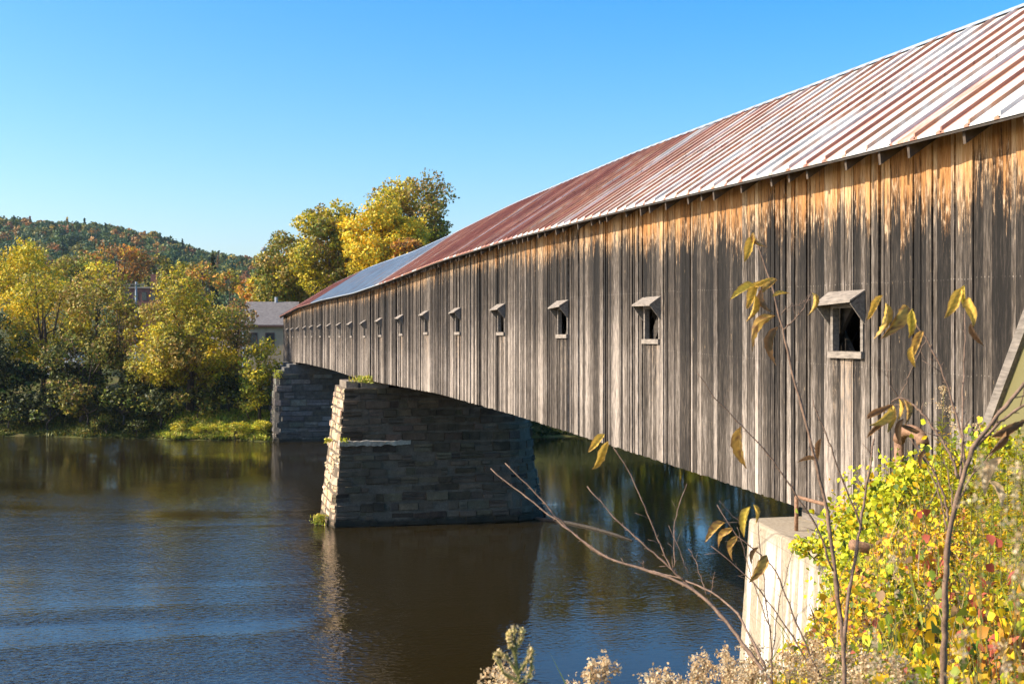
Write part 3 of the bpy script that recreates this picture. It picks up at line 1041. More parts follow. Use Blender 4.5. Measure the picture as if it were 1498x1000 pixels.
# olive wing panel with a slanting grey board along its edge
wp = thing('wing_panel', 'olive painted wing panel edged by a slanting grey board against the siding', 'panel', (0, 0, 0))
xq = 8.78
e0 = at_x(1436, 655, xq); e1 = at_x(1505, 470, xq); dv = e1 - e0; e1 = e0 + dv * 1.9
b = MB()
nrm = np.array([0, -dv[2], dv[1]]); nrm /= np.linalg.norm(nrm)
if nrm[1] > 0: nrm = -nrm
lo = e0 - dv * 0.5
P = [lo, e1, e1 + np.array([0, -2.4, 0]), np.array([xq, lo[1] - 3.0, lo[2]])]
V8 = [(xq + .012, p[1], p[2]) for p in P] + [(xq - .01, p[1], p[2]) for p in P]
b.add(V8, [(0, 1, 2, 3), (7, 6, 5, 4), (0, 4, 5, 1), (1, 5, 6, 2), (2, 6, 7, 3), (3, 7, 4, 0)])
b.build('panel', M['olive'], wp)
b = MB(); b.bar(lo + (-.03, 0, 0), e1 + (-.03, 0, 0), 0.075, 0.13, up=nrm); b.build('edge_board', M['timber'], wp)
rp = thing('rusty_pipe', 'short rusty pipe end lying among the lime vine leaves', 'pipe', (0, 0, 0))
p = at_depth(1246, 796, 12.6); p2_ = at_depth(1275, 803, 12.7)
b = MB(); b.tube([p, p2_, p2_ + (p2_ - p) * 2], 0.055, 10); b.build('pipe', M['rustpipe'], rp, True)

# floating log with its wake
lgp = [at_z(x_, y_, 0.02) for x_, y_ in ((776, 757), (800, 760), (830, 764), (862, 771), (895, 780), (925, 790))]
b = MB(); b.tube(lgp, [0.10, .11, .10, .10, .08, .04], 8)
tag(b.build('floating_log', M['darkwood'], None, True), 'dark waterlogged log floating off the foot of the stone pier', 'log')


# ------------------------------------------------------------------ far bank: buildings
def bx(b, c, w, d, z0, z1, rot, col=(1, 1, 1)):
    cs, sn = math.cos(rot), math.sin(rot)
    P = []
    for z in (z0, z1):
        for (i, j) in ((-1, -1), (1, -1), (1, 1), (-1, 1)):
            P.append((c[0] + i * w / 2 * cs - j * d / 2 * sn, c[1] + i * w / 2 * sn + j * d / 2 * cs, z))
    b.hexa(P, col)


def house(name, label, cat, px0, px1, yeave, yridge, ybase, D, depth, wallmat, roofmat, wins, rot=-TH, trim=True, vent=None):
    A = at_depth(px0, yeave, D); B = at_depth(px1, yeave, D)
    w = np.linalg.norm(B - A)
    c = (A + B) / 2; c = c + FW * depth / 2
    ze = A[2]; zr = at_depth(px0, yridge, D + depth / 2)[2]
    zb = min(at_depth(px0, ybase, D)[2], tz(c)) - 0.5
    root = thing(name, label, cat, (c[0], c[1], zb), None, rot)
    b = MB()
    b.box(-w / 2, w / 2, -depth / 2, depth / 2, 0, ze - zb)
    h = zr - zb
    b.add([(-w / 2, -depth / 2, ze - zb), (-w / 2, depth / 2, ze - zb), (-w / 2, 0, h - .05)], [(0, 2, 1)])
    b.add([(w / 2, -depth / 2, ze - zb), (w / 2, depth / 2, ze - zb), (w / 2, 0, h - .05)], [(0, 1, 2)])
    k = (h - (ze - zb)) / (depth / 2)
    if trim:        # clapboards
        z = 0.3
        while z < ze - zb - .1:
            b.box(-w / 2 + .01, w / 2 - .01, -depth / 2 - .022, -depth / 2 - .002, z, z + .10, (0.92, 0.92, 0.92)); z += .14
    b.build('wall', wallmat, root)
    rf = MB()
    for sgn in (-1, 1):
        o_ = 0.45
        y0 = sgn * (depth / 2 + o_); z0 = ze - zb - o_ * k
        P = []
        for dz in (0.02, 0.16):
            for (x_, y_, z_) in ((-w / 2 - .35, y0, z0), (w / 2 + .35, y0, z0), (w / 2 + .35, 0, h), (-w / 2 - .35, 0, h)):
                P.append((x_, y_, z_ + dz))
        rf.hexa(P)
    ro = rf.build('roof', roofmat, root)
    b = MB(); b.box(-w / 2 - .33, w / 2 + .33, -depth / 2 - .50, -depth / 2 - .455, ze - zb - .45 * k - .1, ze - zb - .45 * k + .12); b.build('fascia', M['brown'], root)
    b = MB(); b.box(-w / 2 - .04, -w / 2 + .12, -depth / 2 - .05, -depth / 2 - .023, 0.2, ze - zb - .3); b.build('corner_board', M['white'], root)
    for (u, zlo, zhi, ww) in wins:
        b = MB(); x_ = u * w / 2
        for (x0, x1, q0, q1) in ((-ww / 2 - .12, -ww / 2, zlo - .12, zhi + .12), (ww / 2, ww / 2 + .12, zlo - .12, zhi + .12), (-ww / 2, ww / 2, zhi, zhi + .12), (-ww / 2, ww / 2, zlo - .12, zlo)):
            b.box(x_ + x0, x_ + x1, -depth / 2 - .08, -depth / 2 - .003, q0, q1)
        wo = b.build('window', M['brown'], root)
        b = MB(); b.box(x_ - ww / 2, x_ + ww / 2, -depth / 2 - .05, -depth / 2 - .023, zlo, zhi); b.build('pane', M['glass'], wo)
    if vent:
        b = MB(); b.tube([(vent * w / 2, 0, h - .2), (vent * w / 2, 0, h + .75)], 0.22, 8); b.build('chimney', M['steel'], ro)
    return root


hz = 153.0
A = at_depth(353, 475, hz)
zbh = tz(A)
ze_h = A[2]
hh = house('house', 'cream clapboard house with a grey shingle roof partly hidden by the round golden tree', 'house', 355, 426, 473, 443, 520, hz, 7.5, M['cream'], M['shingle'], [], vent=0.15)
# windows at the height the photo shows
zb_local = hh.location.z
w_h = np.linalg.norm(at_depth(355, 473, hz) - at_depth(426, 473, hz))
for pxw in (370, 395):
    u = ((pxw - 355) / (426 - 355)) * w_h - w_h / 2
    z1 = at_depth(pxw, 488, hz)[2] - zb_local; z0 = at_depth(pxw, 503, hz)[2] - zb_local
    b = MB(); ww = 0.85; dd = 7.5 / 2
    for (x0, x1, q0, q1) in ((-ww / 2 - .14, -ww / 2, z0 - .14, z1 + .14), (ww / 2, ww / 2 + .14, z0 - .14, z1 + .14), (-ww / 2, ww / 2, z1, z1 + .14), (-ww / 2, ww / 2, z0 - .14, z0)):
        b.box(u + x0, u + x1, -dd - .09, -dd - .024, q0, q1)
    wo = b.build('window', M['brown'], hh)
    b = MB(); b.box(u - ww / 2, u + ww / 2, -dd - .06, -dd - .0235, z0, z1); b.build('pane', M['glass'], wo)
gb = thing('house_gable', 'sunlit pinkish gable side of the cream house seen through branches', 'house', (0, 0, 0))
b = MB(); c = at_depth(334, 500, 160); bx(b, c, 3.6, 6, tz(c) - 1, at_depth(334, 466, 160)[2], -TH); b.build('wall', M['litgable'], gb)
b = MB(); bx(b, c, 4.2, 6.6, at_depth(334, 466, 160)[2] + .002, at_depth(334, 461, 160)[2], -TH); b.build('roof', M['shingle'], gb)

br = thing('brick_building', 'red brick building with a flat cornice and chimney rising behind the far bank trees', 'building', (0, 0, 0))
c = at_depth(214, 440, 235); zt_ = at_depth(214, 423, 235)[2]
b = MB(); bx(b, c, 7, 8, tz(c) - 1, zt_, -TH); b.build('wall', M['brick'], br)
b = MB(); bx(b, c, 7.5, 8.5, zt_ + .002, zt_ + .3, -TH); b.build('cornice', M['palewood'], br)
b = MB(); cc = at_depth(226, 420, 234); bx(b, cc, 1.1, 1.1, zt_ + .354, at_depth(226, 401, 234)[2], -TH); b.build('chimney', M['brick'], br)
for k, u in enumerate((-2.4, -0.8, 0.8, 2.4)):
    b = MB(); q = c - FW * 4.02 + RT * u; bx(b, q, 0.9, .1, zt_ - 2.2, zt_ - .7, -TH); b.build('window', M['glass'], br)

up = thing('utility_pole', 'pale utility pole with a crossarm standing before the brick building', 'pole', (0, 0, 0))
c = at_depth(199, 450, 185)
b = MB(); b.tube([(c[0], c[1], tz(c) - .5), (c[0], c[1], at_depth(199, 412, 185)[2])], [0.2, 0.15], 8); b.build('pole', M['steel'], up)
b = MB(); z_ = at_depth(199, 416, 185)[2]; b.bar(np.array([c[0], c[1], z_]) - RT * 1.3 - FW * .22, np.array([c[0], c[1], z_]) + RT * 1.3 - FW * .22, .14, .14); b.build('crossarm', M['timber'], up)

wh = thing('white_shed', 'small white shed glimpsed under the far bank trees', 'shed', (0, 0, 0))
c = at_depth(92, 515, 150); zt_ = at_depth(92, 510, 150)[2]
b = MB(); bx(b, c, 4.2, 3, tz(c) - 1, zt_, -TH); b.build('wall', M['white'], wh)
b = MB(); bx(b, c, 4.8, 3.6, zt_ + .002, zt_ + .5, -TH); b.build('roof', M['white'], wh)

wt = thing('water_tower', 'tiny pale water tower on the skyline of the far hill', 'water tower', (0, 0, 0))
c = at_depth(386, 378, 940); zt_ = at_depth(386, 361, 940)[2]
b = MB()
for a in range(4):
    b.tube([(c[0] + 2.0 * math.cos(a * 1.571), c[1] + 2.0 * math.sin(a * 1.571), tz(c) - 1), (c[0] + 1.4 * math.cos(a * 1.571), c[1] + 1.4 * math.sin(a * 1.571), zt_ - 2.5)], .35, 5)
b.build('legs', M['steel'], wt)
b = MB(); b.tube([(c[0], c[1], zt_ - 3.2), (c[0], c[1], zt_ - 2.4), (c[0], c[1], zt_ - .6), (c[0], c[1], zt_)], [1.2, 2.2, 2.2, .4], 12); b.build('tank', M['steel'], wt)

# ------------------------------------------------------------------ far bank: trees
T = tree
T('willow_tree', 'yellow-green dome-crowned tree at the left edge behind the yellow tree', 28, 346, 140, 470, 152, ['ygreen', 'ygreen', 'yellow'], 1)
T('maple_tree', 'bright yellow maple on the far bank near the left edge', 62, 382, 135, 560, 137, ['yellow', 'ygreen', 'gold'], 2)
T('ash_tree', 'olive brown tree between the yellow maple and the round golden tree', 146, 372, 125, 545, 135, ['olive', 'brownish', 'gold', 'ygreen'], 3)
T('alder_tree', 'thin olive tree just left of the round golden tree', 178, 415, 70, 560, 131, ['olive', 'gold', 'olive'], 4)
T('round_tree', 'broad round golden tree in the middle of the far bank', 278, 396, 178, 590, 128, ['gold', 'ygreen', 'ygreen', 'brownish'], 5, nclump=44, density=1.3)
T('brown_tree', 'thin brownish tree whose branches cross the grey house roof', 345, 428, 64, 520, 134, ['rust', 'brownish', 'olive'], 6, density=.55)
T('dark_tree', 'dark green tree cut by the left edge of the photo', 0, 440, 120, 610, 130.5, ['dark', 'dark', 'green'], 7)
T('hedge_bush', 'yellow-green vine covered bush in front of the cream house', 380, 484, 76, 605, 125.5, ['ygreen', 'lime', 'green'], 8, cat='bush')
T('orange_tree', 'small orange tree behind the cream house', 375, 402, 66, 450, 185, ['orange', 'orange', 'ygreen'], 9)
T('green_tree', 'green tree with orange tips left of the far bridge end', 415, 335, 96, 470, 165, ['green', 'brownish', 'ygreen'], 10, density=1.6, clump=.38)
T('oak_tree', 'tall green tree behind the far bridge end', 478, 284, 108, 460, 160, ['green', 'ygreen', 'olive', 'ygreen'], 11, nclump=44, density=1.7, clump=.38)
T('yellow_maple', 'bright yellow maple rising behind the bridge roof', 562, 290, 128, 430, 155, ['yellow', 'ygreen', 'yellow'], 12, nclump=44, density=1.7, clump=.38)
T('tall_tree', 'tallest tree with a thin brownish crown behind the bridge roof', 600, 246, 132, 400, 170, ['brownish', 'gold', 'ygreen', 'olive'], 13, nclump=44, density=1.05, clump=.34)
T('russet_tree', 'small russet tree peeping over the bridge roof', 598, 343, 56, 395, 150, ['orange', 'rust'], 14)
T('copper_tree', 'copper brown dome-shaped tree on the rise behind the left bank', 172, 350, 120, 425, 265, ['rust', 'rust', 'olive', 'orange'], 15)
T('hill_maple', 'yellow tree right of the copper tree on the lower hill', 228, 368, 60, 420, 330, ['gold', 'olive', 'dark'], 16)
T('green_ash', 'small green tree above the round golden tree', 268, 382, 44, 425, 300, ['green', 'ygreen'], 17)
T('gold_tree', 'golden orange tree above the round golden tree', 296, 380, 60, 425, 290, ['orange', 'gold', 'brownish'], 18)
T('amber_tree', 'amber tree between the pine and the orange tree', 335, 392, 52, 430, 280, ['orange', 'gold', 'olive'], 19)
T('dusky_tree', 'dark tree in front of the brick building chimney', 238, 395, 50, 440, 255, ['dark', 'green'], 20)
T('olive_maple', 'olive tree at the foot of the hill behind the left trees', 110, 362, 80, 430, 240, ['olive', 'gold', 'green'], 21)
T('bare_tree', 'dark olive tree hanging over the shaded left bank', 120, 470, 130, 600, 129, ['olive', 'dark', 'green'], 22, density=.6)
T('left_maple', 'gold tree outside the shaded corner of the left bank', -90, 380, 150, 600, 132, ['gold', 'ygreen', 'olive'], 23)
# conifer
pt_ = at_depth(311, 372, 295); pb = at_depth(311, 425, 295)
root = thing('pine_tree', 'dark pointed pine above the round golden tree', 'tree', (pt_[0], pt_[1], tz(pt_)))
r = np.random.default_rng(3)
h = pt_[2] - tz(pt_); n = 1500
t_ = r.uniform(0.15, 1, n); a_ = r.uniform(0, 6.283, n)
rad = (1 - t_) * 4.2 * r.uniform(.3, 1, n) * (0.7 + .3 * np.sin(t_ * 60)) + .15
P = np.stack([rad * np.cos(a_), rad * np.sin(a_), t_ * h - rad * .25], 1)
v, f, k = leaf_quads(P, r.uniform(.5, 1.0, n), pick('dark', n, r), r, .5)
link('crown', np_mesh('crown', v, f, k), M['leaf'], root)
b = MB(); b.tube([(0, 0, -.5), (0, 0, h * .97)], [.3, .05], 6); b.build('trunk', M['bark'], root)

# trees hidden behind the bridge that the water mirrors
for i, (px, yt, w_, yb, D, pals, lab) in enumerate([
        (790, 270, 170, 650, 146, ['green', 'olive'], 'yellow-green tree on the far bank beyond the bridge, nearest the pier'),
        (900, 250, 190, 650, 148, ['gold', 'olive'], 'yellow tree on the far bank hidden beyond the bridge, mirrored in the water'),
        (1010, 260, 190, 650, 150, ['green', 'olive'], 'green tree on the far bank beyond the near span of the bridge'),
        (1130, 250, 200, 650, 150, ['olive', 'dark'], 'golden tree on the far bank beyond the near end of the bridge'),
        (1260, 240, 210, 650, 152, ['olive', 'dark'], 'olive yellow tree on the far bank beyond the near abutment'),
        (1400, 250, 210, 650, 152, ['dark'], 'dark green tree on the far bank farthest right beyond the bridge'),
        (690, 330, 120, 630, 150, ['olive', 'green'], 'olive tree on the far bank right behind the pier')]):
    T('bank_tree', lab, px, yt, w_, yb, D, pals, 60 + i, leaf=0.6, density=1.8)  # dark palettes: the foliage's shade is put into the leaf colours

# shrubs on the far bank
SH = {}
for i, (nm, pals) in enumerate((('dark', ['dark', 'dark', 'green']), ('mid', ['green', 'dark', 'olive']), ('lit', ['lime', 'grassy', 'ygreen']), ('gold', ['ygreen', 'gold', 'grassy']), ('red', ['orange', 'rust']))):
    SH[nm] = []
    for k in range(2):
        cm, cs = crown_mesh('foliage', 2.6, 2.2, 1.9, pals, 0.30, 1.0, 200 + i * 10 + k, 0.42, -0.35, 18)
        SH[nm].append((cm, trunk_mesh('stem', 1.3, cs, 0.07, 300 + i)))


def shrub(kind, px, py, wpx, label, D=None, var=0, group=None):
    """py: pixel row of the shrub's middle"""
    D = D or 124
    c = at_depth(px, py, D)
    sc = wpx * 0.5 * D / F / 2.6
    root = thing('shrub', label, 'shrub', (c[0], c[1], tz(c)), group, rz=float(rng.uniform(0, 6)))
    cm, tm = SH[kind][var % 2]
    o = link('foliage', cm, M['leaf'], root); o.location = (0, 0, c[2] - tz(c)); o.scale = (sc * rng.uniform(.9, 1.3), sc * rng.uniform(.8, 1.1), sc * (rng.uniform(.5, .75) if kind == 'lit' else rng.uniform(.85, 1.1)))
    t = link('stem', tm, M['bark'], root); t.location = (0, 0, c[2] - tz(c)); t.scale = (sc, sc, sc)


for a in [
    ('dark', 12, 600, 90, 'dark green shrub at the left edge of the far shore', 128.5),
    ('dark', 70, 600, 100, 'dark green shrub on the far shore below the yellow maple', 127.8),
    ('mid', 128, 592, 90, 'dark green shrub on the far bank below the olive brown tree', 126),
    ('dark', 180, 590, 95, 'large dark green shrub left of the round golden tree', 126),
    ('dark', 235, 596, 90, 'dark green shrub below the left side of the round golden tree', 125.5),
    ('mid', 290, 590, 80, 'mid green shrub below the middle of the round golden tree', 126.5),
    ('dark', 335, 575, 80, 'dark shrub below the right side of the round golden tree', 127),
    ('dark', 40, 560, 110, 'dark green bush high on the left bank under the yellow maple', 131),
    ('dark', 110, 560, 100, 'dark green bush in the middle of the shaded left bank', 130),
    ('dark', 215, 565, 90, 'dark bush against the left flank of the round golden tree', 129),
    ('gold', 365, 590, 70, 'yellowish shrub on the bank left of the far abutment', 125),
    ('lit', 300, 628, 50, 'sunlit lime green shrub low on the shore below the round golden tree', 122.4),
    ('lit', 345, 627, 56, 'sunlit yellow-green shrub low on the shore near the abutment', 121.6),
    ('lit', 385, 624, 44, 'sunlit green shrub at the foot of the far abutment', 121.4),
    ('gold', 265, 626, 34, 'small sunlit shrub at the left end of the bright grassy shore', 123),
    ('mid', 155, 622, 50, 'low green shrub at the water edge left of the bare soil patch', 125.4),
    ('dark', 200, 625, 44, 'low dark shrub on the bare soil at the water edge', 124),
    ('red', 125, 636, 16, 'tiny orange shrub at the water edge of the far shore', 125.2),
    ('dark', 770, 612, 60, 'dark green shrub on the far shore just right of the pier', 136),
    ('lit', 800, 628, 34, 'small sunlit shrub at the water edge right of the pier', 132.5),
    ('dark', 850, 615, 80, 'dark green shrub on the far shore under the near span', 138),
    ('dark', 930, 615, 90, 'dark shrub on the far shore behind the near span', 140),
    ('mid', 710, 600, 60, 'green shrub on the far shore behind the pier', 136),
    ('gold', 1010, 605, 100, 'yellowish shrub on the far shore beyond the near span', 141),
    ('mid', 1100, 605, 110, 'green shrub on the far shore beyond the concrete abutment', 141),
    ('dark', 1200, 605, 110, 'dark shrub on the far shore far right beyond the bridge', 141),
    ('mid', 880, 565, 150, 'broad green bush high on the far bank behind the near span', 146),
    ('gold', 990, 560, 160, 'broad golden bush high on the far bank behind the near span', 147),
    ('mid', 1110, 560, 170, 'broad green bush high on the far bank beyond the concrete abutment', 147),
    ('dark', 1230, 555, 170, 'broad dark bush high on the far bank at far right', 147),
    ('mid', 1310, 600, 120, 'green shrub on the far shore farthest right beyond the bridge', 141),
]:
    shrub(a[0], a[1], a[2], a[3], a[4], a[5], var=int(a[1]) % 2)

# shore grass (uncountable)
r = np.random.default_rng(21)
n = 16000
px = np.concatenate([r.uniform(-40, 400, n // 2), r.uniform(255, 405, n // 4), r.uniform(740, 960, n - n // 2 - n // 4)])
Dd = 122 + r.uniform(0, 9, n) ** 1.0
rr_ = (px - 749) / F * Dd
P = FW[None] * (shore(rr_) + r.uniform(0, 5, n) ** 1.2)[:, None] + RT[None] * rr_[:, None]
P[:, 2] = terrain(P[:, 0], P[:, 1]) + 0.15 + .25 * r.uniform(size=n) * (px > 250)
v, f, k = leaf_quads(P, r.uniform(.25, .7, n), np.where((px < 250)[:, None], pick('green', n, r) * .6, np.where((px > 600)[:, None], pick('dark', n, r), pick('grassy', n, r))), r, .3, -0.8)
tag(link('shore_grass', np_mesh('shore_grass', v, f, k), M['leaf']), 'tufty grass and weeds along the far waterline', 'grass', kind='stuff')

# tufts growing on the pier
def tuft(label, c, w, h, n, pal, seed):
    r = np.random.default_rng(seed)
    P = np.stack([r.normal(size=n) * w * .4, r.normal(size=n) * w * .4, r.uniform(0, h, n)], 1)
    v, f, k = leaf_quads(P, r.uniform(.12, .3, n), pick(pal, n, r), r, .35, -.6)
    o = link('grass_tuft', np_mesh('grass_tuft', v, f, k), M['leaf'])
    o.location = [float(q) for q in c]
    tag(o, label, 'grass')


tuft('grass tuft growing at the waterline foot of the sunlit pier end', at_z(469, 766, .05), .55, .5, 260, 'grassy', 1)
tuft('grass tuft growing on top of the pier under the bridge siding', (PL + 1.2, PY + .5, 7.72), 1.0, .35, 260, 'grassy', 2)
tuft('small green weed growing on the broken ledge of the pier', (PL - .1, PY - .75, zl), .2, .2, 40, 'lime', 3)
tuft('small tuft sprouting from the sunlit pier end halfway up', (PL - .75, PY + 1.5, 4.4), .25, .2, 60, 'grassy', 4)
tuft('green creeper on the top corner of the far stone abutment', (AL + .1, ay - .1, 6.2), .6, .8, 160, 'lime', 5)

# ------------------------------------------------------------------ far hillside forest (one mass)
r = np.random.default_rng(11)
NT_ = 4800
Dd = np.sqrt(r.uniform(270 ** 2, 1010 ** 2, NT_))
pxs = np.where(r.uniform(size=NT_) < .75, r.uniform(-420, 760, NT_), r.uniform(600, 1900, NT_))
rr_ = (pxs - 749) / F * Dd
C = FW[None] * Dd[:, None] + RT[None] * rr_[:, None]
gz = terrain(C[:, 0], C[:, 1])
hp = np.array([(0.040, 0.072, 0.030), (0.055, 0.09, 0.034), (0.08, 0.11, 0.035), (0.10, 0.12, 0.03), (0.17, 0.15, 0.035), (0.26, 0.14, 0.04), (0.22, 0.10, 0.035), (0.30, 0.21, 0.04)])
pr = np.array([.2, .22, .18, .12, .10, .08, .05, .05]); pr /= pr.sum()
tc = 1.4 * hp[r.choice(len(hp), NT_, p=pr)] * r.uniform(.8, 1.2, (NT_, 1))
nl = 110
u = unit(NT_ * nl, r).reshape(NT_, nl, 3)
u[:, :, 2] = np.where(u[:, :, 2] < -0.4, -u[:, :, 2], u[:, :, 2])
hgt = r.uniform(3.2, 5.6, NT_); wid = hgt * r.uniform(.55, .85, NT_)
con = r.uniform(size=NT_) < 0.07
wz = np.where(con[:, None], np.clip(1.0 - (u[:, :, 2] + .4) / 1.4, .1, 1), 1.0)
rad = r.uniform(.6, 1.08, (NT_, nl))
P = np.stack([u[:, :, 0] * wid[:, None] * wz * rad, u[:, :, 1] * wid[:, None] * wz * rad, u[:, :, 2] * (hgt * np.where(con, 1.5, 1.0))[:, None] * rad], 2)
P = P + C[:, None, :]
P[:, :, 2] += (gz + hgt * .7)[:, None]
col = np.repeat(tc, nl, 0) * r.uniform(.75, 1.25, (NT_ * nl, 1))
v, f, k = leaf_quads(P.reshape(-1, 3), np.repeat(Dd * 0.0022, nl) * r.uniform(.7, 1.3, NT_ * nl), col, r, .8, 0, u.reshape(-1, 3))
tag(link('hillside_forest', np_mesh('hillside_forest', v, f, k), M['leaf']), 'autumn forest covering the far hill', 'forest', kind='stuff')
o = bpy.data.objects['ground']

# ------------------------------------------------------------------ near bank vegetation
PALN = dict(
    y=[(0.84, 0.52, 0.015), (0.76, 0.46, 0.02), (0.70, 0.54, 0.02)],
    l=[(0.50, 0.52, 0.02), (0.40, 0.46, 0.02), (0.58, 0.56, 0.03)],
    g=[(0.14, 0.20, 0.02), (0.22, 0.26, 0.03), (0.09, 0.14, 0.02)],
    o=[(0.62, 0.28, 0.03), (0.55, 0.20, 0.06), (0.60, 0.36, 0.05)],
    r=[(0.50, 0.12, 0.07), (0.40, 0.09, 0.05)],
    b=[(0.24, 0.14, 0.06), (0.36, 0.24, 0.11), (0.14, 0.09, 0.04)],
)


def folded(C, size, col, r, wr=0.75, droop=.2, nb=None):
    """leaf of two folded halves with a pointed tip and rounded sides: 8 verts, 4 quads-as-tris"""
    n = len(C)
    t = unit(n, r); t[:, 2] -= droop; t /= np.linalg.norm(t, axis=1, keepdims=True)
    q = unit(n, r) if nb is None else nb + .7 * unit(n, r)
    b = np.cross(t, q); b /= np.linalg.norm(b, axis=1, keepdims=True) + 1e-9
    nn = np.cross(b, t)
    s_ = np.broadcast_to(np.asarray(size, float), (n,))[:, None]
    w = s_ * .5 * wr
    up_ = nn * s_ * .12
    V = np.stack([C - t * s_ * .5, C + b * w * .85 - t * s_ * .25 + up_, C + b * w + t * s_ * .05 + up_, C + t * s_ * .5 - up_ * .8,
                  C - b * w + t * s_ * .05 + up_, C - b * w * .85 - t * s_ * .25 + up_, C + t * s_ * .05], 1).reshape(-1, 3)
    base = np.arange(n)[:, None] * 7
    Fq = np.concatenate([base + np.array([[0, 1, 2, 6]]), base + np.array([[6, 2, 3, 4]]), base + np.array([[0, 6, 4, 5]])], 0)
    return V, Fq, np.repeat(col, 7, 0)


def pickn(keys, wts, n, r):
    ks = r.choice(len(keys), n, p=np.array(wts) / sum(wts))
    out = np.zeros((n, 3))
    for i, k in enumerate(keys):
        m_ = ks == i
        p = np.array(PALN[k]); out[m_] = p[r.integers(0, len(p), m_.sum())]
    return out * r.uniform(.75, 1.2, (n, 1))


def noise2(x, y, s, seed):
    rr = np.random.default_rng(seed)
    v = np.zeros_like(x)
    for k in range(6):
        a = rr.uniform(0, 6.28); f = s * rr.uniform(.6, 2.2)
        v += np.sin((x * math.cos(a) + y * math.sin(a)) * f + rr.uniform(0, 6.28))
    return v / 6


r = np.random.default_rng(31)
n = 120000
Dd = r.uniform(4.6 ** .5, 18.0 ** .5, n) ** 2
lo_ = redge(Dd) - 2.2 * (Dd > 5.5)
hi_ = (WX - .15 - Dd * FW[0]) / RT[0]
rr_ = lo_ + (hi_ - lo_) * r.uniform(0, 1, n)
P = FW[None] * Dd[:, None] + RT[None] * rr_[:, None]
keep = (P[:, 0] < WX - .12) & (P[:, 1] < 19.4)
P = P[keep]; Dd = Dd[keep]; rr_ = rr_[keep]; n = len(P)
mound = 0.42 + 0.55 * noise2(P[:, 0], P[:, 1], 2.4, 5) + 0.45 * noise2(P[:, 0], P[:, 1], 7, 6)
mound = np.clip(mound, .08, 1.1) * np.clip((rr_ - redge(Dd) + .8) / 1.2, .25, 1)
P[:, 2] = terrain(P[:, 0], P[:, 1]) + mound * (1 - r.uniform(0, 1, n) ** 2.2 * .9)
zone = noise2(P[:, 0], P[:, 1], 1.3, 9) + .35 * (Dd - 9) / 6
ca = pickn(['y', 'o', 'g', 'b', 'r', 'l'], [.42, .15, .14, .20, .04, .05], n, r)
cb = pickn(['l', 'y', 'g', 'b', 'o'], [.26, .34, .20, .13, .07], n, r)
col = np.where((zone > .12)[:, None], cb, ca)
sz = np.clip(np.exp(r.normal(math.log(.032), .42, n) + .8 * noise2(P[:, 0], P[:, 1], 3.5, 12)), .010, .095)
col *= np.clip(1 + .5 * noise2(P[:, 0], P[:, 1], 5.0, 14), .6, 1.4)[:, None]
v, f, k = folded(P, sz, col, r, r.uniform(.25, .95, n)[:, None], .25, np.array([[-.6, -.2, .6]]))
tag(link('ground_cover', np_mesh('ground_cover', v, f, k), M['leaf']), 'dense yellow and green autumn weeds covering the near bank', 'ground cover', kind='stuff')

# grass blades and dead stalks among the weeds
r = np.random.default_rng(37)
q = r.integers(0, n, 9000)
B0 = P[q].copy(); B0[:, 2] -= .1
hh_ = r.uniform(.12, .5, len(q)); ln = r.normal(size=(len(q), 2)) * .3
tp_ = B0 + np.stack([ln[:, 0] * hh_, ln[:, 1] * hh_, hh_], 1)
sd = np.stack([np.cos(r.uniform(0, 6.28, len(q))), np.sin(r.uniform(0, 6.28, len(q))), np.zeros(len(q))], 1) * r.uniform(.002, .006, len(q))[:, None]
mid_ = (B0 + tp_) / 2 + np.stack([-ln[:, 0], -ln[:, 1], np.zeros(len(q))], 1) * (hh_ * .12)[:, None]
v = np.stack([B0 - sd, mid_ - sd, tp_, mid_ + sd], 1).reshape(-1, 3)
gp = np.array([(.42, .34, .12), (.30, .34, .05), (.50, .38, .20), (.20, .14, .08), (.24, .30, .04)])
tag(link('weed_stalks', np_mesh('weed_stalks', v, np.arange(len(v)).reshape(-1, 4), np.repeat(gp[r.integers(0, 5, len(q))], 4, 0)), M['leaf']), 'thin grass blades and dead stalks among the autumn weeds', 'grass', kind='stuff')


# broad-leaved weeds standing out of the ground cover
def weed_parts(seed, keys, wts, h=.7, nl=46, ls=.085):
    r = np.random.default_rng(seed)
    b = MB(); Cs = []
    for k in range(5):
        a = r.uniform(0, 6.28); L = r.uniform(.6, 1.0) * h; sp_ = r.uniform(.1, .35) * h
        pts = [np.array([math.cos(a) * sp_ * t * t, math.sin(a) * sp_ * t * t, L * t]) for t in np.linspace(0, 1, 5)]
        b.tube(pts, [.006, .005, .004, .003, .002], 5)
        for m_ in range(nl // 5):
            t = r.uniform(.3, 1.0) * 4; i_ = min(int(t), 3)
            Cs.append(pts[i_] + (pts[i_ + 1] - pts[i_]) * (t - i_) + r.normal(size=3) * .055)
    Cs = np.array(Cs); m_ = len(Cs)
    v, f, k = folded(Cs, ls * r.uniform(.6, 1.35, m_), pickn(keys, wts, m_, r), r, .8, .3, np.array([[-.6, -.4, .5]]))
    return b.mesh('stem'), np_mesh('leaves', v, f, k), None, h


WD = [weed_parts(800, ['y', 'l', 'o'], [.7, .2, .1]), weed_parts(801, ['o', 'r', 'y'], [.5, .3, .2], ls=.075), weed_parts(802, ['l', 'g', 'y'], [.5, .3, .2]), weed_parts(803, ['g', 'l', 'b'], [.6, .3, .1], ls=.065)]
WNAME = ['yellow', 'orange-red', 'lime green', 'dark green']

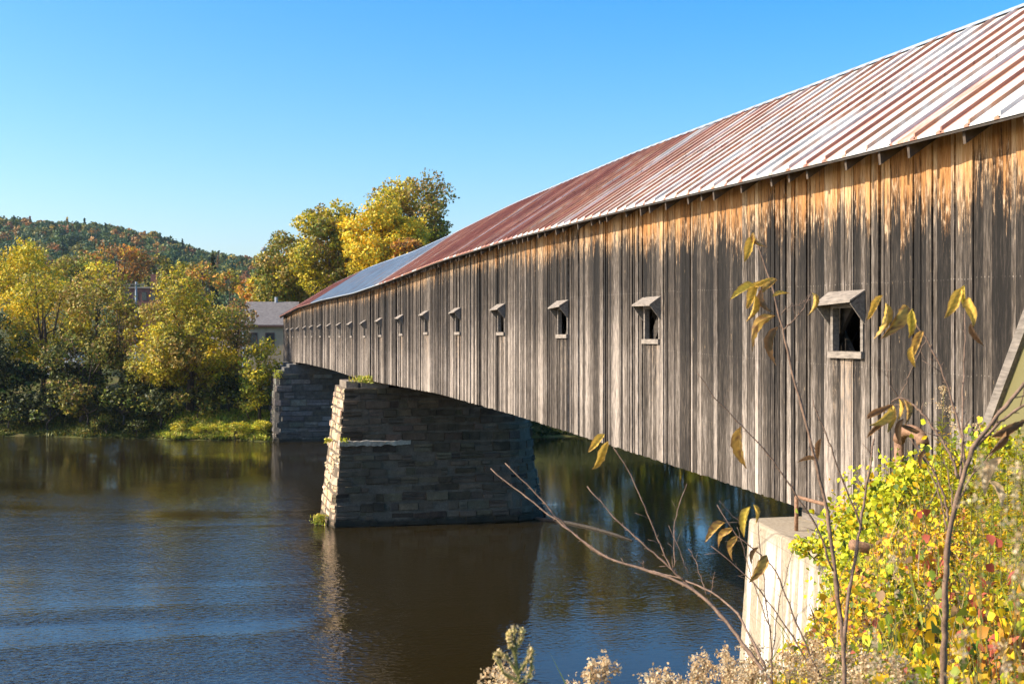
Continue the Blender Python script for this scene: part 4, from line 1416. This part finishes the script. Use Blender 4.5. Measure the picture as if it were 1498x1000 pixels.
# lime vine hanging over the concrete
r = np.random.default_rng(33)
cl = []
for (px, py, D, w, n_) in ((1172, 800, 16.3, 15, 110), (1208, 798, 16.2, 24, 200), (1246, 770, 15.4, 40, 520), (1285, 740, 14.8, 46, 560), (1330, 712, 14.4, 46, 480),
                           (1252, 835, 14.2, 42, 520), (1232, 870, 13.6, 26, 240), (1290, 800, 13.4, 60, 620), (1218, 908, 13.3, 20, 130), (1260, 880, 12.6, 50, 480), (1385, 690, 13.8, 46, 380), (1450, 660, 13.2, 40, 300)):
    c = at_depth(px, py, D); s_ = w * D / F
    n_ = int(n_ * 1.45)
    cl.append(c + r.normal(size=(n_, 3)) * np.array([.55, .55, .5]) * s_)
P = np.concatenate(cl)
P = P[P[:, 0] < WX - .1]
n = len(P)
v, f, k = folded(P, r.uniform(.035, .092, n), pickn(['l', 'y', 'g'], [.58, .22, .20], n, r), r, r.uniform(.5, .9, n)[:, None], .3, np.array([[-.7, -.3, .5]]))
vine = thing('grape_vine', 'lime green vine spilling over the concrete abutment under the siding', 'vine', (0, 0, 0))
link('leaves', np_mesh('leaves', v, f, k), M['leaf'], vine)
b = MB()
for i in range(len(cl) - 1):
    a_, c_ = cl[i].mean(0), cl[i + 1].mean(0)
    b.tube([a_, (a_ + c_) / 2 - np.array([0, 0, .15]), c_], .012, 5)
b.build('stems', M['bark'], vine)


# goldenrod: leafy stem with a dry plume
def goldenrod_parts(seed, h=1.1, plume=True, leafpal=('g', 'l', 'y'), lw=(.5, .3, .2), nleaf=90, leaflen=.10, droopy=True, dens=1.0):
    r = np.random.default_rng(seed)
    b = MB()
    lean = r.normal(size=2) * .015
    pts = [np.array([lean[0] * t * t * 2, lean[1] * t * t * 2, h * t]) for t in np.linspace(0, 1, 6)]
    b.tube(pts, [.006, .006, .005, .005, .004, .002], 5)
    stem = b.mesh('stem')
    t = r.uniform(.15, .85 if plume else 1.0, nleaf); a = r.uniform(0, 6.28, nleaf)
    L = leaflen * r.uniform(.6, 1.2, nleaf) * (1.15 - .5 * t)
    d = np.stack([np.cos(a), np.sin(a), r.uniform(-.1, .7, nleaf)], 1); d /= np.linalg.norm(d, axis=1, keepdims=True)
    c = np.stack([np.interp(t, np.linspace(0, 1, 6), [p[k] for p in pts]) for k in range(3)], 1)
    sd = np.cross(d, np.array([0, 0, 1.])); sd /= np.linalg.norm(sd, axis=1, keepdims=True)
    V = np.stack([c, c + d * L[:, None] * .45 + sd * L[:, None] * .07, c + d * L[:, None] - np.array([0, 0, .1]) * L[:, None], c + d * L[:, None] * .45 - sd * L[:, None] * .07], 1).reshape(-1, 3)
    leaves = np_mesh('leaves', V, np.arange(4 * nleaf).reshape(nleaf, 4), np.repeat(pickn(list(leafpal), list(lw), nleaf, r), 4, 0))
    pm = None
    if plume:
        Vs = []
        for k in range(int(12 * dens)):
            t0 = r.uniform(.72, 1.0); a = r.uniform(0, 6.28)
            L = r.uniform(.08, .2) * (1.25 - t0) * 3.0 * .5 + .03
            base = np.array([np.interp(t0, np.linspace(0, 1, 6), [p[j] for p in pts]) for j in range(3)])
            m_ = int(34 * dens)
            u = r.uniform(0, 1, m_)
            P = base + np.stack([np.cos(a) * u * L, np.sin(a) * u * L, (u * .9 - u * u * .8) * L], 1) + r.normal(size=(m_, 3)) * .010
            Vs.append(P)
        m_ = int(90 * dens); u = r.uniform(.85, 1.04, m_)
        Vs.append(np.stack([np.interp(u, np.linspace(0, 1, 6), [p[j] for p in pts]) for j in range(2)] + [u * h], 1) + r.normal(size=(m_, 3)) * .012)
        P = np.concatenate(Vs) - np.array([0, 0, h]); m_ = len(P)
        colr = np.array([(0.68, 0.49, 0.27), (0.78, 0.60, 0.36), (0.50, 0.33, 0.17), (0.82, 0.68, 0.45)])[r.integers(0, 4, m_)] * r.uniform(.8, 1.15, (m_, 1))
        v, f, k = leaf_quads(P, r.uniform(.010, .022, m_), colr, r, .7)
        pm = np_mesh('plume', v, f, k)
    return stem, leaves, pm, h


def put_plant(parts, loc, rz, sc, name, label, cat, group, mat='stem', ps=1.0):
    root = thing(name, label, cat, loc, group, rz)
    for q in (link('stem', parts[0], M[mat], root), link('leaves', parts[1], M['leaf'], root)):
        q.scale = (ps, ps, sc)
    if parts[2] is not None:
        q = link('plume', parts[2], M['fluff'], root)
        q.location = (0, 0, sc * parts[3]); q.scale = (ps, ps, ps)
    return root


ORD = ['leftmost', 'second', 'third', 'fourth', 'fifth', 'sixth', 'seventh', 'eighth', 'ninth', 'tenth', 'eleventh', 'twelfth', 'thirteenth', 'fourteenth', 'fifteenth', 'sixteenth', 'seventeenth', 'eighteenth', 'nineteenth', 'twentieth', 'twenty-first', 'twenty-second', 'twenty-third', 'twenty-fourth']
GR = [goldenrod_parts(400 + i, 1.0, True, dens=1.15) for i in range(4)]
front = [(722, 984, 5.0), (742, 978, 5.1), (868, 983, 5.2), (893, 968, 5.3), (942, 984, 5.4), (972, 992, 5.2), (1004, 976, 5.6), (1024, 966, 5.8), (1046, 972, 5.7), (1068, 956, 6.2), (1092, 962, 6.0), (1122, 950, 6.5),
         (1150, 955, 6.2), (1178, 945, 6.6), (1206, 952, 6.4), (1236, 958, 5.8), (1262, 968, 5.4), (1300, 970, 5.2), (1180, 975, 5.6), (1110, 980, 5.4)]
front.sort()
for i, (px, py, D) in enumerate(front):
    tip = at_depth(px, py, D)
    g_ = tz(tip); hgt = tip[2] - g_
    sc = max(.5, hgt) / 1.0
    lab = ('leftmost of the dry tan goldenrod plumes along the bottom edge' if i == 0 else 'dry tan goldenrod plume, %s from the left along the bottom edge' % ORD[i])
    # tall stems stay slim: stretch only upwards
    o = put_plant(GR[i % 4], (tip[0], tip[1], g_), float(rng.uniform(0, 6.28)), sc, 'goldenrod', lab, 'goldenrod', 'dry goldenrod plumes along the bottom edge')

GG = [goldenrod_parts(500 + i, 0.9, i == 0, ('l', 'g', 'y'), (.45, .25, .3), 150, .11, dens=.5) for i in range(3)]
rightp = [(1375, 568, 12.6, 0), (1396, 598, 12.4, 0), (1426, 622, 12.2, 0), (1440, 650, 11.6, 1), (1462, 640, 11.4, 2), (1482, 628, 11.2, 1), (1495, 650, 10.6, 2), (1452, 680, 10.6, 1), (1474, 672, 10.2, 2), (1492, 700, 9.4, 1),
          (1430, 690, 11.0, 2), (1408, 680, 11.8, 1), (1388, 640, 12.2, 2), (1465, 720, 9.0, 2), (1485, 740, 8.6, 1), (1350, 690, 12.4, 1), (1445, 740, 9.2, 1), (1420, 730, 9.8, 2)]
rightp.sort()
for i, (px, py, D, kd) in enumerate(rightp):
    tip = at_depth(px, py, D)
    g_ = tz(tip)
    sc = max(.3, tip[2] - g_) / .9
    kind = 'with a brown seed head' if kd == 0 else 'with narrow yellow-green leaves'
    lab = 'goldenrod %s, %s from the left at right' % (kind, 'first' if i == 0 else ORD[i])
    o = put_plant(GG[kd], (tip[0], tip[1], g_), float(rng.uniform(0, 6.28)), sc, 'goldenrod', lab, 'goldenrod', 'leafy goldenrods in the weeds at right', ps=1.15)

wpos = [(1478, 905, 6.2, 0), (1488, 955, 5.8, 0), (1455, 865, 7.2, 1), (1468, 845, 7.6, 1), (1425, 800, 8.6, 1), (1405, 900, 6.6, 0), (1340, 880, 7.4, 0), (1300, 850, 8.4, 0), (1325, 925, 6.6, 2), (1265, 900, 7.4, 2), (1290, 905, 7.0, 3),
        (1355, 830, 8.6, 3), (1440, 930, 6.2, 3), (1230, 930, 7.0, 2), (1345, 960, 6.0, 3), (1425, 970, 5.8, 2), (1490, 830, 7.6, 0), (1380, 760, 10.0, 1), (1330, 770, 10.6, 0), (1205, 935, 7.6, 0), (1420, 855, 7.6, 0), (1310, 800, 9.6, 2)]
wpos.sort()
for i, (px, py, D, kd) in enumerate(wpos):
    tip = at_depth(px, py - 12, D)
    g_ = tz(tip)
    lab = '%s leaved weed, %s from the left among the near bank weeds' % (WNAME[kd], 'first' if i == 0 else ORD[i])
    put_plant(WD[kd], (tip[0], tip[1], g_), float(rng.uniform(0, 6.28)), max(.35, tip[2] - g_) / .7, 'weed', lab, 'weed', 'broad leaved weeds on the near bank')

# seed heads close to the lens (out of focus)
for i, (px, py, D, lab) in enumerate(((1432, 668, 1.5, 'blurred tan seed head close by in front of the thick sapling'),
                                      (1492, 790, 1.35, 'blurred tan seed head close by at the right edge'),
                                      (1482, 690, 1.6, 'blurred tan seed head close by above the right edge one'),
                                      (1315, 812, 2.6, 'blurred brown seed head in front of the yellow weeds'),
                                      (1395, 925, 1.9, 'blurred brown seed head before the foot of the thick sapling'),
                                      (1285, 930, 2.0, 'blurred brown seed head near the bottom between the two saplings'),
                                      (1485, 945, 1.7, 'blurred brown seed head in the bottom right corner'))):
    tip = at_depth(px, py, D)
    g_ = tz(tip)
    o = put_plant(goldenrod_parts(600 + i, 1.0, True, nleaf=6, dens=.55), (tip[0], tip[1], g_), float(rng.uniform(0, 6.28)), tip[2] - g_, 'seed_head', lab, 'seed head', None, ps=.30)

# green branched spike at the bottom
sp = thing('mullein_spike', 'pale green branched flower spike standing alone at the bottom edge before the water', 'flower spike', (0, 0, 0))
b = MB(); lf = []
D = 2.9
main = [(765, 1080), (760, 1000), (752, 950), (752, 915)]
brs = [[(757, 985), (742, 960), (726, 952)], [(757, 985), (772, 965), (777, 945)], [(753, 955), (744, 935), (745, 922)], [(753, 950), (762, 935), (763, 918)], [(758, 995), (738, 985), (722, 955)], [(760, 1000), (776, 985), (779, 950)]]
r = np.random.default_rng(77)
for br_ in [main] + brs:
    pts = [at_depth(x_, y_, D) for x_, y_ in br_]
    b.tube(pts, [.005] + [.004] * (len(pts) - 2) + [.002], 6)
    for k in range(110):
        t_ = r.uniform(0.35 if br_ is main else .25, 1) * (len(pts) - 1); i_ = min(int(t_), len(pts) - 2); q = pts[i_] + (pts[i_ + 1] - pts[i_]) * (t_ - i_)
        lf.append(q + r.normal(size=3) * .0032)
b.build('stem', M['stem'], sp)
P = np.array(lf); n = len(P)
colr = np.array([(0.85, 0.66, 0.30), (0.70, 0.60, 0.24), (0.92, 0.70, 0.38)])[r.integers(0, 3, n)]
v, f, k = leaf_quads(P, r.uniform(.006, .012, n), colr, r, .55, -.9)
link('florets', np_mesh('florets', v, f, k), M['fluff'], sp)


# ------------------------------------------------------------------ saplings with a few hanging leaves
def leaf_mesh(seed, kind):
    r = np.random.default_rng(seed)
    nu, nv = 13, 7
    V, Cc = [], []
    base = {'Y': (0.74, 0.49, 0.09), 'G': (0.66, 0.50, 0.08), 'B': (0.28, 0.16, 0.075), 'M': (0.66, 0.42, 0.10), 'T': (0.70, 0.50, 0.26)}[kind]
    dry = np.array((0.26, 0.135, 0.055))
    curl = r.uniform(.5, 1.0) * (1.7 if kind == 'B' else 1.0); bend = r.uniform(.4, 1.1); tw = r.normal() * .8
    for i in range(nu):
        u = i / (nu - 1)
        w = .20 * (math.sin(math.pi * u ** .75) ** .8 + .0) * (1 - .25 * u) + .004
        for j in range(nv):
            q = (j / (nv - 1) - .5) * 2
            ang = q * curl * 1.6
            x = math.sin(ang) / (curl * 1.6) * w if curl > .05 else q * w
            z = (1 - math.cos(ang)) / (curl * 1.6) * w + 0.018 * math.sin(u * 44 + abs(q) * -5) * (1 - abs(q) * .3) + .55 * abs(q) * w
            z += -bend * (u - .35) ** 2 * .5
            rag = r.uniform(-.02, .02) if abs(q) > .9 else 0
            cc, ss = math.cos(tw * u), math.sin(tw * u)
            V.append(((x + rag) * cc - z * ss, u, (x + rag) * ss + z * cc))
            e = max(0, abs(q) - .55) / .45
            m_ = min(1, (e * .95 + max(0, u - .65) * 2.2) * r.uniform(.3, 1.1)) if kind in 'YMG' else r.uniform(0, .4)
            if kind == 'M' and r.uniform() < .30: m_ = 1
            c = np.array(base) * (1 + .18 * math.sin(u * 44 + abs(q) * -5)) * (1 - m_) + dry * m_
            Cc.append(c)
    Fc = [(i * nv + j, i * nv + j + 1, (i + 1) * nv + j + 1, (i + 1) * nv + j) for i in range(nu - 1) for j in range(nv - 1)]
    return np_mesh('leaf', V, Fc, Cc, smooth=True)


LM = {k: [leaf_mesh(700 + 10 * i + j, k) for j in range(3)] for i, k in enumerate('YGBMT')}
UPW = Vector((0, 0, 1))


def sapling(name, label, stems, leaves, D0, width=1.0):
    """stems: list of (pixel polyline, r0, r1, depth offset along); leaves: (px,py,length px, angle deg, kind)"""
    root = thing(name, label, 'sapling', (0, 0, 0))
    main_i = 0
    for i, (pl, r0, r1, dd0, dd1) in enumerate(stems):
        # smooth the polyline
        pts = np.array(pl, float)
        t = np.concatenate([[0], np.cumsum(np.linalg.norm(np.diff(pts, axis=0), axis=1))]); t /= t[-1]
        tt = np.linspace(0, 1, max(8, 4 * len(pl)))
        P2 = np.stack([np.interp(tt, t, pts[:, k]) for k in range(2)], 1)
        for _ in range(2):
            P2[1:-1] = .25 * P2[:-2] + .5 * P2[1:-1] + .25 * P2[2:]
        wob = np.random.default_rng(i + int(D0 * 100)).normal(size=(len(tt), 2)) * .7
        P2[1:-1] += wob[1:-1]
        W = [at_depth(p[0], p[1], D0 + dd0 + (dd1 - dd0) * s_) for p, s_ in zip(P2, tt)]
        rad = [(r0 + (r1 - r0) * s_) * (1.25 if (k % 5 == 2 and 0 < k < len(tt) - 1) else 1.0) for k, s_ in enumerate(tt)]
        b = MB(); b.tube(W, rad, 7, (1, 1, 1))
        rb_ = np.random.default_rng(i * 31 + int(D0 * 10))
        sgn = 1
        for k in range(1, len(W) - 1):                 # buds and short spurs along the stem
            if rb_.uniform() < .75:
                sgn = -sgn
                t_ = W[k + 1] - W[k - 1]; t_ = t_ / np.linalg.norm(t_)
                sd_ = np.cross(t_, FW) * sgn + FW * rb_.uniform(-.6, .6)
                L_ = rb_.uniform(.008, .02) if rb_.uniform() < .88 else rb_.uniform(.03, .08)
                e_ = W[k] + (sd_ * .8 + t_ * .8) * L_
                q_ = min(rad[k] * .5, .0022)
                b.tube([W[k], (W[k] + e_) / 2 + t_ * L_ * .05, e_], [q_, q_ * .9, q_ * .35], 5)
        b.build('stem' if i == 0 else 'branch', M['twig'], root, True)
    for k, (px, py, L, ang, kd) in enumerate(leaves):
        r = np.random.default_rng(int(px * 7 + py))
        D = D0 + r.uniform(-.05, .05)
        c = at_depth(px, py, D)
        L3 = 1.02 * L * D / F
        d = RT * math.cos(R(ang)) - UPV * math.sin(R(ang)) + FW * r.uniform(-.35, .35)
        d = Vector(d).normalized()
        nrm = Vector(-FW * .7 - RT * 1.1 * r.uniform(-.6, 1.2) + UPV * r.uniform(-.3, .7))
        x = d.cross(nrm).normalized(); z = x.cross(d)
        Mx = Matrix((x, d, z)).transposed().to_4x4()
        me = LM[kd][k % 3]
        o = link('leaf', me, M['leafthick'], root)
        o.matrix_world = Matrix.Translation(Vector(c) - d * L3 * .5) @ Mx @ Matrix.Diagonal((L3, L3, L3, 1))
    return root


sapling('sapling', 'tall forked leafless sapling before the concrete abutment with curled leaves at its tip', [
    ([(1236, 1150), (1235, 1000), (1233, 931), (1224, 853), (1210, 742), (1190, 660), (1178, 614), (1158, 540), (1148, 495), (1135, 435), (1120, 390), (1105, 345)], .0115, .0035, 0, .3),
    ([(1237, 940), (1238, 890), (1247, 840), (1256, 788), (1263, 740), (1270, 701), (1279, 641)], .0085, .0040, 0, .2),
    ([(1219, 834), (1206, 795), (1192, 765), (1160, 715), (1125, 665), (1086, 623), (1045, 581), (1020, 545)], .0045, .0015, .05, .1),
    ([(1262, 775), (1256, 760), (1242, 724), (1215, 655), (1189, 584)], .0042, .002, .1, .1),
    ([(1146, 482), (1160, 470), (1175, 452), (1187, 428)], .0032, .002, .2, .2),
    ([(1143, 460), (1150, 450), (1170, 445), (1180, 438)], .002, .001, .2, .2),
    ([(1184, 640), (1200, 672), (1180, 672)], .002, .001, .1, .1),
], [(1096, 364, 42, 108, 'Y'), (1108, 352, 30, 62, 'M'), (1086, 426, 42, 152, 'G'), (1101, 432, 46, 112, 'Y'), (1117, 412, 30, 335, 'Y'), (1119, 442, 42, 70, 'B'), (1101, 452, 40, 102, 'Y'),
    (1111, 482, 60, 132, 'M'), (1130, 505, 56, 100, 'B'), (1143, 430, 26, 345, 'Y'), (1190, 444, 34, 95, 'Y'), (1085, 655, 62, 84, 'M'), (1198, 658, 34, 96, 'B'), (1180, 672, 28, 175, 'B'), (1122, 420, 40, 140, 'M')], 5.2)

sapling('sapling', 'thick brown sapling at right fanning into several bare branches', [
    ([(1380, 1150), (1380, 991), (1382, 920), (1383, 862), (1385, 798), (1392, 756), (1408, 701), (1422, 655), (1454, 614), (1498, 563), (1530, 520)], .0135, .0055, 0, -.2),
    ([(1424, 658), (1440, 640), (1463, 618), (1498, 590), (1530, 575)], .006, .004, 0, -.1),
    ([(1405, 705), (1408, 650), (1408, 614), (1409, 560), (1412, 500), (1412, 455)], .0045, .002, .05, .2),
    ([(1412, 690), (1410, 650), (1403, 623), (1392, 580), (1378, 540), (1374, 530), (1353, 492), (1326, 452)], .0045, .002, .1, .25),
    ([(1402, 700), (1392, 668), (1380, 646), (1353, 609), (1332, 588), (1316, 581), (1304, 588)], .0048, .003, .05, .25),
    ([(1387, 762), (1384, 740), (1381, 723), (1363, 683), (1343, 655), (1330, 640)], .0045, .0022, .05, .15),
    ([(1385, 775), (1380, 745), (1372, 718), (1357, 683)], .003, .002, .05, .15),
    ([(1394, 749), (1394, 727), (1381, 670)], .003, .0015, .05, .1),
    ([(1393, 752), (1405, 729), (1420, 696), (1436, 680), (1452, 662)], .0038, .002, .0, -.05),
    ([(1384, 808), (1392, 804), (1408, 805)], .002, .001, 0, 0),
    ([(1356, 494), (1342, 520), (1326, 560), (1308, 590)], .002, .0012, .2, .25),
    ([(1313, 580), (1300, 560), (1296, 530)], .0018, .001, .25, .25),
], [(1395, 444, 50, 112, 'Y'), (1410, 434, 34, 88, 'G'), (1421, 456, 44, 82, 'Y'), (1429, 490, 38, 62, 'B'), (1279, 450, 42, 118, 'Y'), (1291, 470, 54, 104, 'Y'), (1312, 470, 64, 128, 'M'), (1333, 474, 44, 88, 'G'),
    (1341, 505, 46, 112, 'M'), (1336, 522, 34, 82, 'Y'), (1288, 601, 44, 330, 'B'), (1292, 612, 44, 148, 'Y'), (1303, 612, 40, 100, 'Y'), (1283, 622, 46, 130, 'B'), (1316, 600, 32, 92, 'Y'), (1327, 602, 36, 84, 'M'), (1318, 632, 40, 100, 'B'),
    (1334, 628, 40, 20, 'B'), (1478, 626, 60, 335, 'B'), (1460, 648, 44, 122, 'B'), (1449, 696, 64, 112, 'T'), (1460, 722, 44, 60, 'T'), (1349, 672, 30, 100, 'B')], 4.3)

sapling('sapling', 'leaning bare branch reaching left over the water with two yellow leaves', [
    ([(1150, 1100), (1135, 1010), (1120, 985), (1083, 935), (1045, 886), (1007, 856), (946, 833), (885, 816), (843, 783), (794, 745), (748, 711), (718, 685)], .0110, .0026, 0, 1.2),
    ([(885, 816), (855, 795), (809, 749), (767, 704), (739, 677)], .005, .003, 1.0, 1.2),
    ([(1020, 868), (1003, 852), (976, 825), (923, 780), (885, 742), (859, 711)], .0055, .0028, .7, 1.0),
    ([(1003, 850), (984, 837), (957, 776), (938, 726), (916, 681), (897, 654)], .004, .002, .7, .9),
    ([(986, 829), (986, 772), (992, 742), (1005, 707)], .003, .0018, .7, .8),
    ([(1007, 838), (992, 799), (978, 768)], .0022, .0012, .7, .8),
    ([(1033, 869), (1018, 821), (1007, 802)], .0025, .0015, .6, .7),
    ([(1120, 975), (1079, 894), (1037, 863), (1003, 848), (946, 833)], .006, .003, .1, .9),
    ([(1040, 872), (1042, 850), (1046, 836)], .002, .001, .6, .6),
    ([(941, 832), (941, 820)], .0025, .002, .9, .9),
], [(872, 648, 36, 132, 'Y'), (879, 668, 50, 114, 'Y')], 5.3)

sapling('sapling', 'low twiggy sapling in front of the streaked concrete with striped curled leaves', [
    ([(1205, 1120), (1196, 991), (1155, 922), (1109, 857), (1075, 825), (1040, 798)], .0055, .002, 0, .2),
    ([(1201, 995), (1164, 908), (1132, 825), (1100, 800), (1077, 784), (1049, 738)], .005, .0018, 0, .2),
    ([(1130, 1090), (1130, 986), (1127, 922), (1118, 862), (1109, 761)], .0045, .0018, .1, .2),
    ([(1130, 960), (1138, 890), (1150, 840), (1160, 800)], .003, .0012, .1, .2),
    ([(1128, 925), (1112, 880), (1098, 840), (1088, 800), (1078, 770)], .003, .0012, .1, .2),
    ([(1090, 770), (1062, 745), (1052, 732)], .002, .001, .2, .2),
], [(1045, 776, 42, 142, 'M'), (1058, 784, 36, 134, 'M'), (1091, 763, 46, 104, 'G'), (1106, 752, 30, 78, 'Y'), (1071, 800, 36, 112, 'M'), (1102, 812, 28, 118, 'B'), (1110, 832, 48, 122, 'M')], 5.6)

# ------------------------------------------------------------------ haze in the valley
hb = MB(); hb.box(-3400, 3400, -390, 4300, -4.5, 330)
hz_ = hb.build('haze', None)
tag(hz_, kind='stuff')
hm = bpy.data.materials.new('haze'); hm.use_nodes = True
hn = hm.node_tree; hn.nodes.remove(hn.nodes['Principled BSDF'])
pv = hn.nodes.new('ShaderNodeVolumePrincipled')
pv.inputs['Color'].default_value = (0.72, 0.84, 1.0, 1); pv.inputs['Density'].default_value = 0.00006; pv.inputs['Anisotropy'].default_value = 0.3
hn.links.new(pv.outputs[0], hn.nodes['Material Output'].inputs['Volume'])
hz_.data.materials.append(hm)

# ------------------------------------------------------------------ light, sky, camera
SUN_EL, SUN_AZ = 33.0, 276.5          # azimuth clockwise from +Y
L = Vector((math.sin(R(SUN_AZ)) * math.cos(R(SUN_EL)), math.cos(R(SUN_AZ)) * math.cos(R(SUN_EL)), math.sin(R(SUN_EL))))
ld = bpy.data.lights.new('sun', 'SUN'); ld.energy = 4.4; ld.angle = R(0.53); ld.color = (1.0, 0.89, 0.73)
lo = bpy.data.objects.new('sun', ld); COL.objects.link(lo)
lo.rotation_euler = L.to_track_quat('Z', 'Y').to_euler(); lo.location = (-60, 10, 60)

w = bpy.data.worlds.new('World'); SC.world = w; w.use_nodes = True
nt = w.node_tree
bg = nt.nodes['Background']
sky = nt.nodes.new('ShaderNodeTexSky'); sky.sky_type = 'NISHITA'; sky.sun_disc = False
sky.sun_elevation = R(SUN_EL); sky.sun_rotation = R(SUN_AZ); sky.air_density = 1.0; sky.dust_density = 1.9; sky.ozone_density = 3.2
hs = nt.nodes.new('ShaderNodeHueSaturation'); hs.inputs['Hue'].default_value = 0.500; hs.inputs['Saturation'].default_value = 1.50; hs.inputs['Value'].default_value = 1.0
nt.links.new(sky.outputs[0], hs.inputs['Color']); nt.links.new(hs.outputs[0], bg.inputs['Color'])
bg.inputs['Strength'].default_value = 0.14

cd = bpy.data.cameras.new('camera')
cam = bpy.data.objects.new('camera', cd); COL.objects.link(cam)
cam.location = (0, 0, H0)
cam.rotation_euler = (R(90), 0, -TH)
cd.sensor_width = 36; cd.lens = F / 1498 * 36
cd.shift_y = -7.5 / 1498
cd.clip_start = 0.05; cd.clip_end = 9000
cd.dof.use_dof = True; cd.dof.focus_distance = 22; cd.dof.aperture_fstop = 9.0
SC.camera = cam
SC.view_settings.view_transform = 'Standard'
SC.view_settings.look = 'None'
SC.view_settings.exposure = 0.96
SC.view_settings.gamma = 1.0
SC.cycles.max_bounces = 8
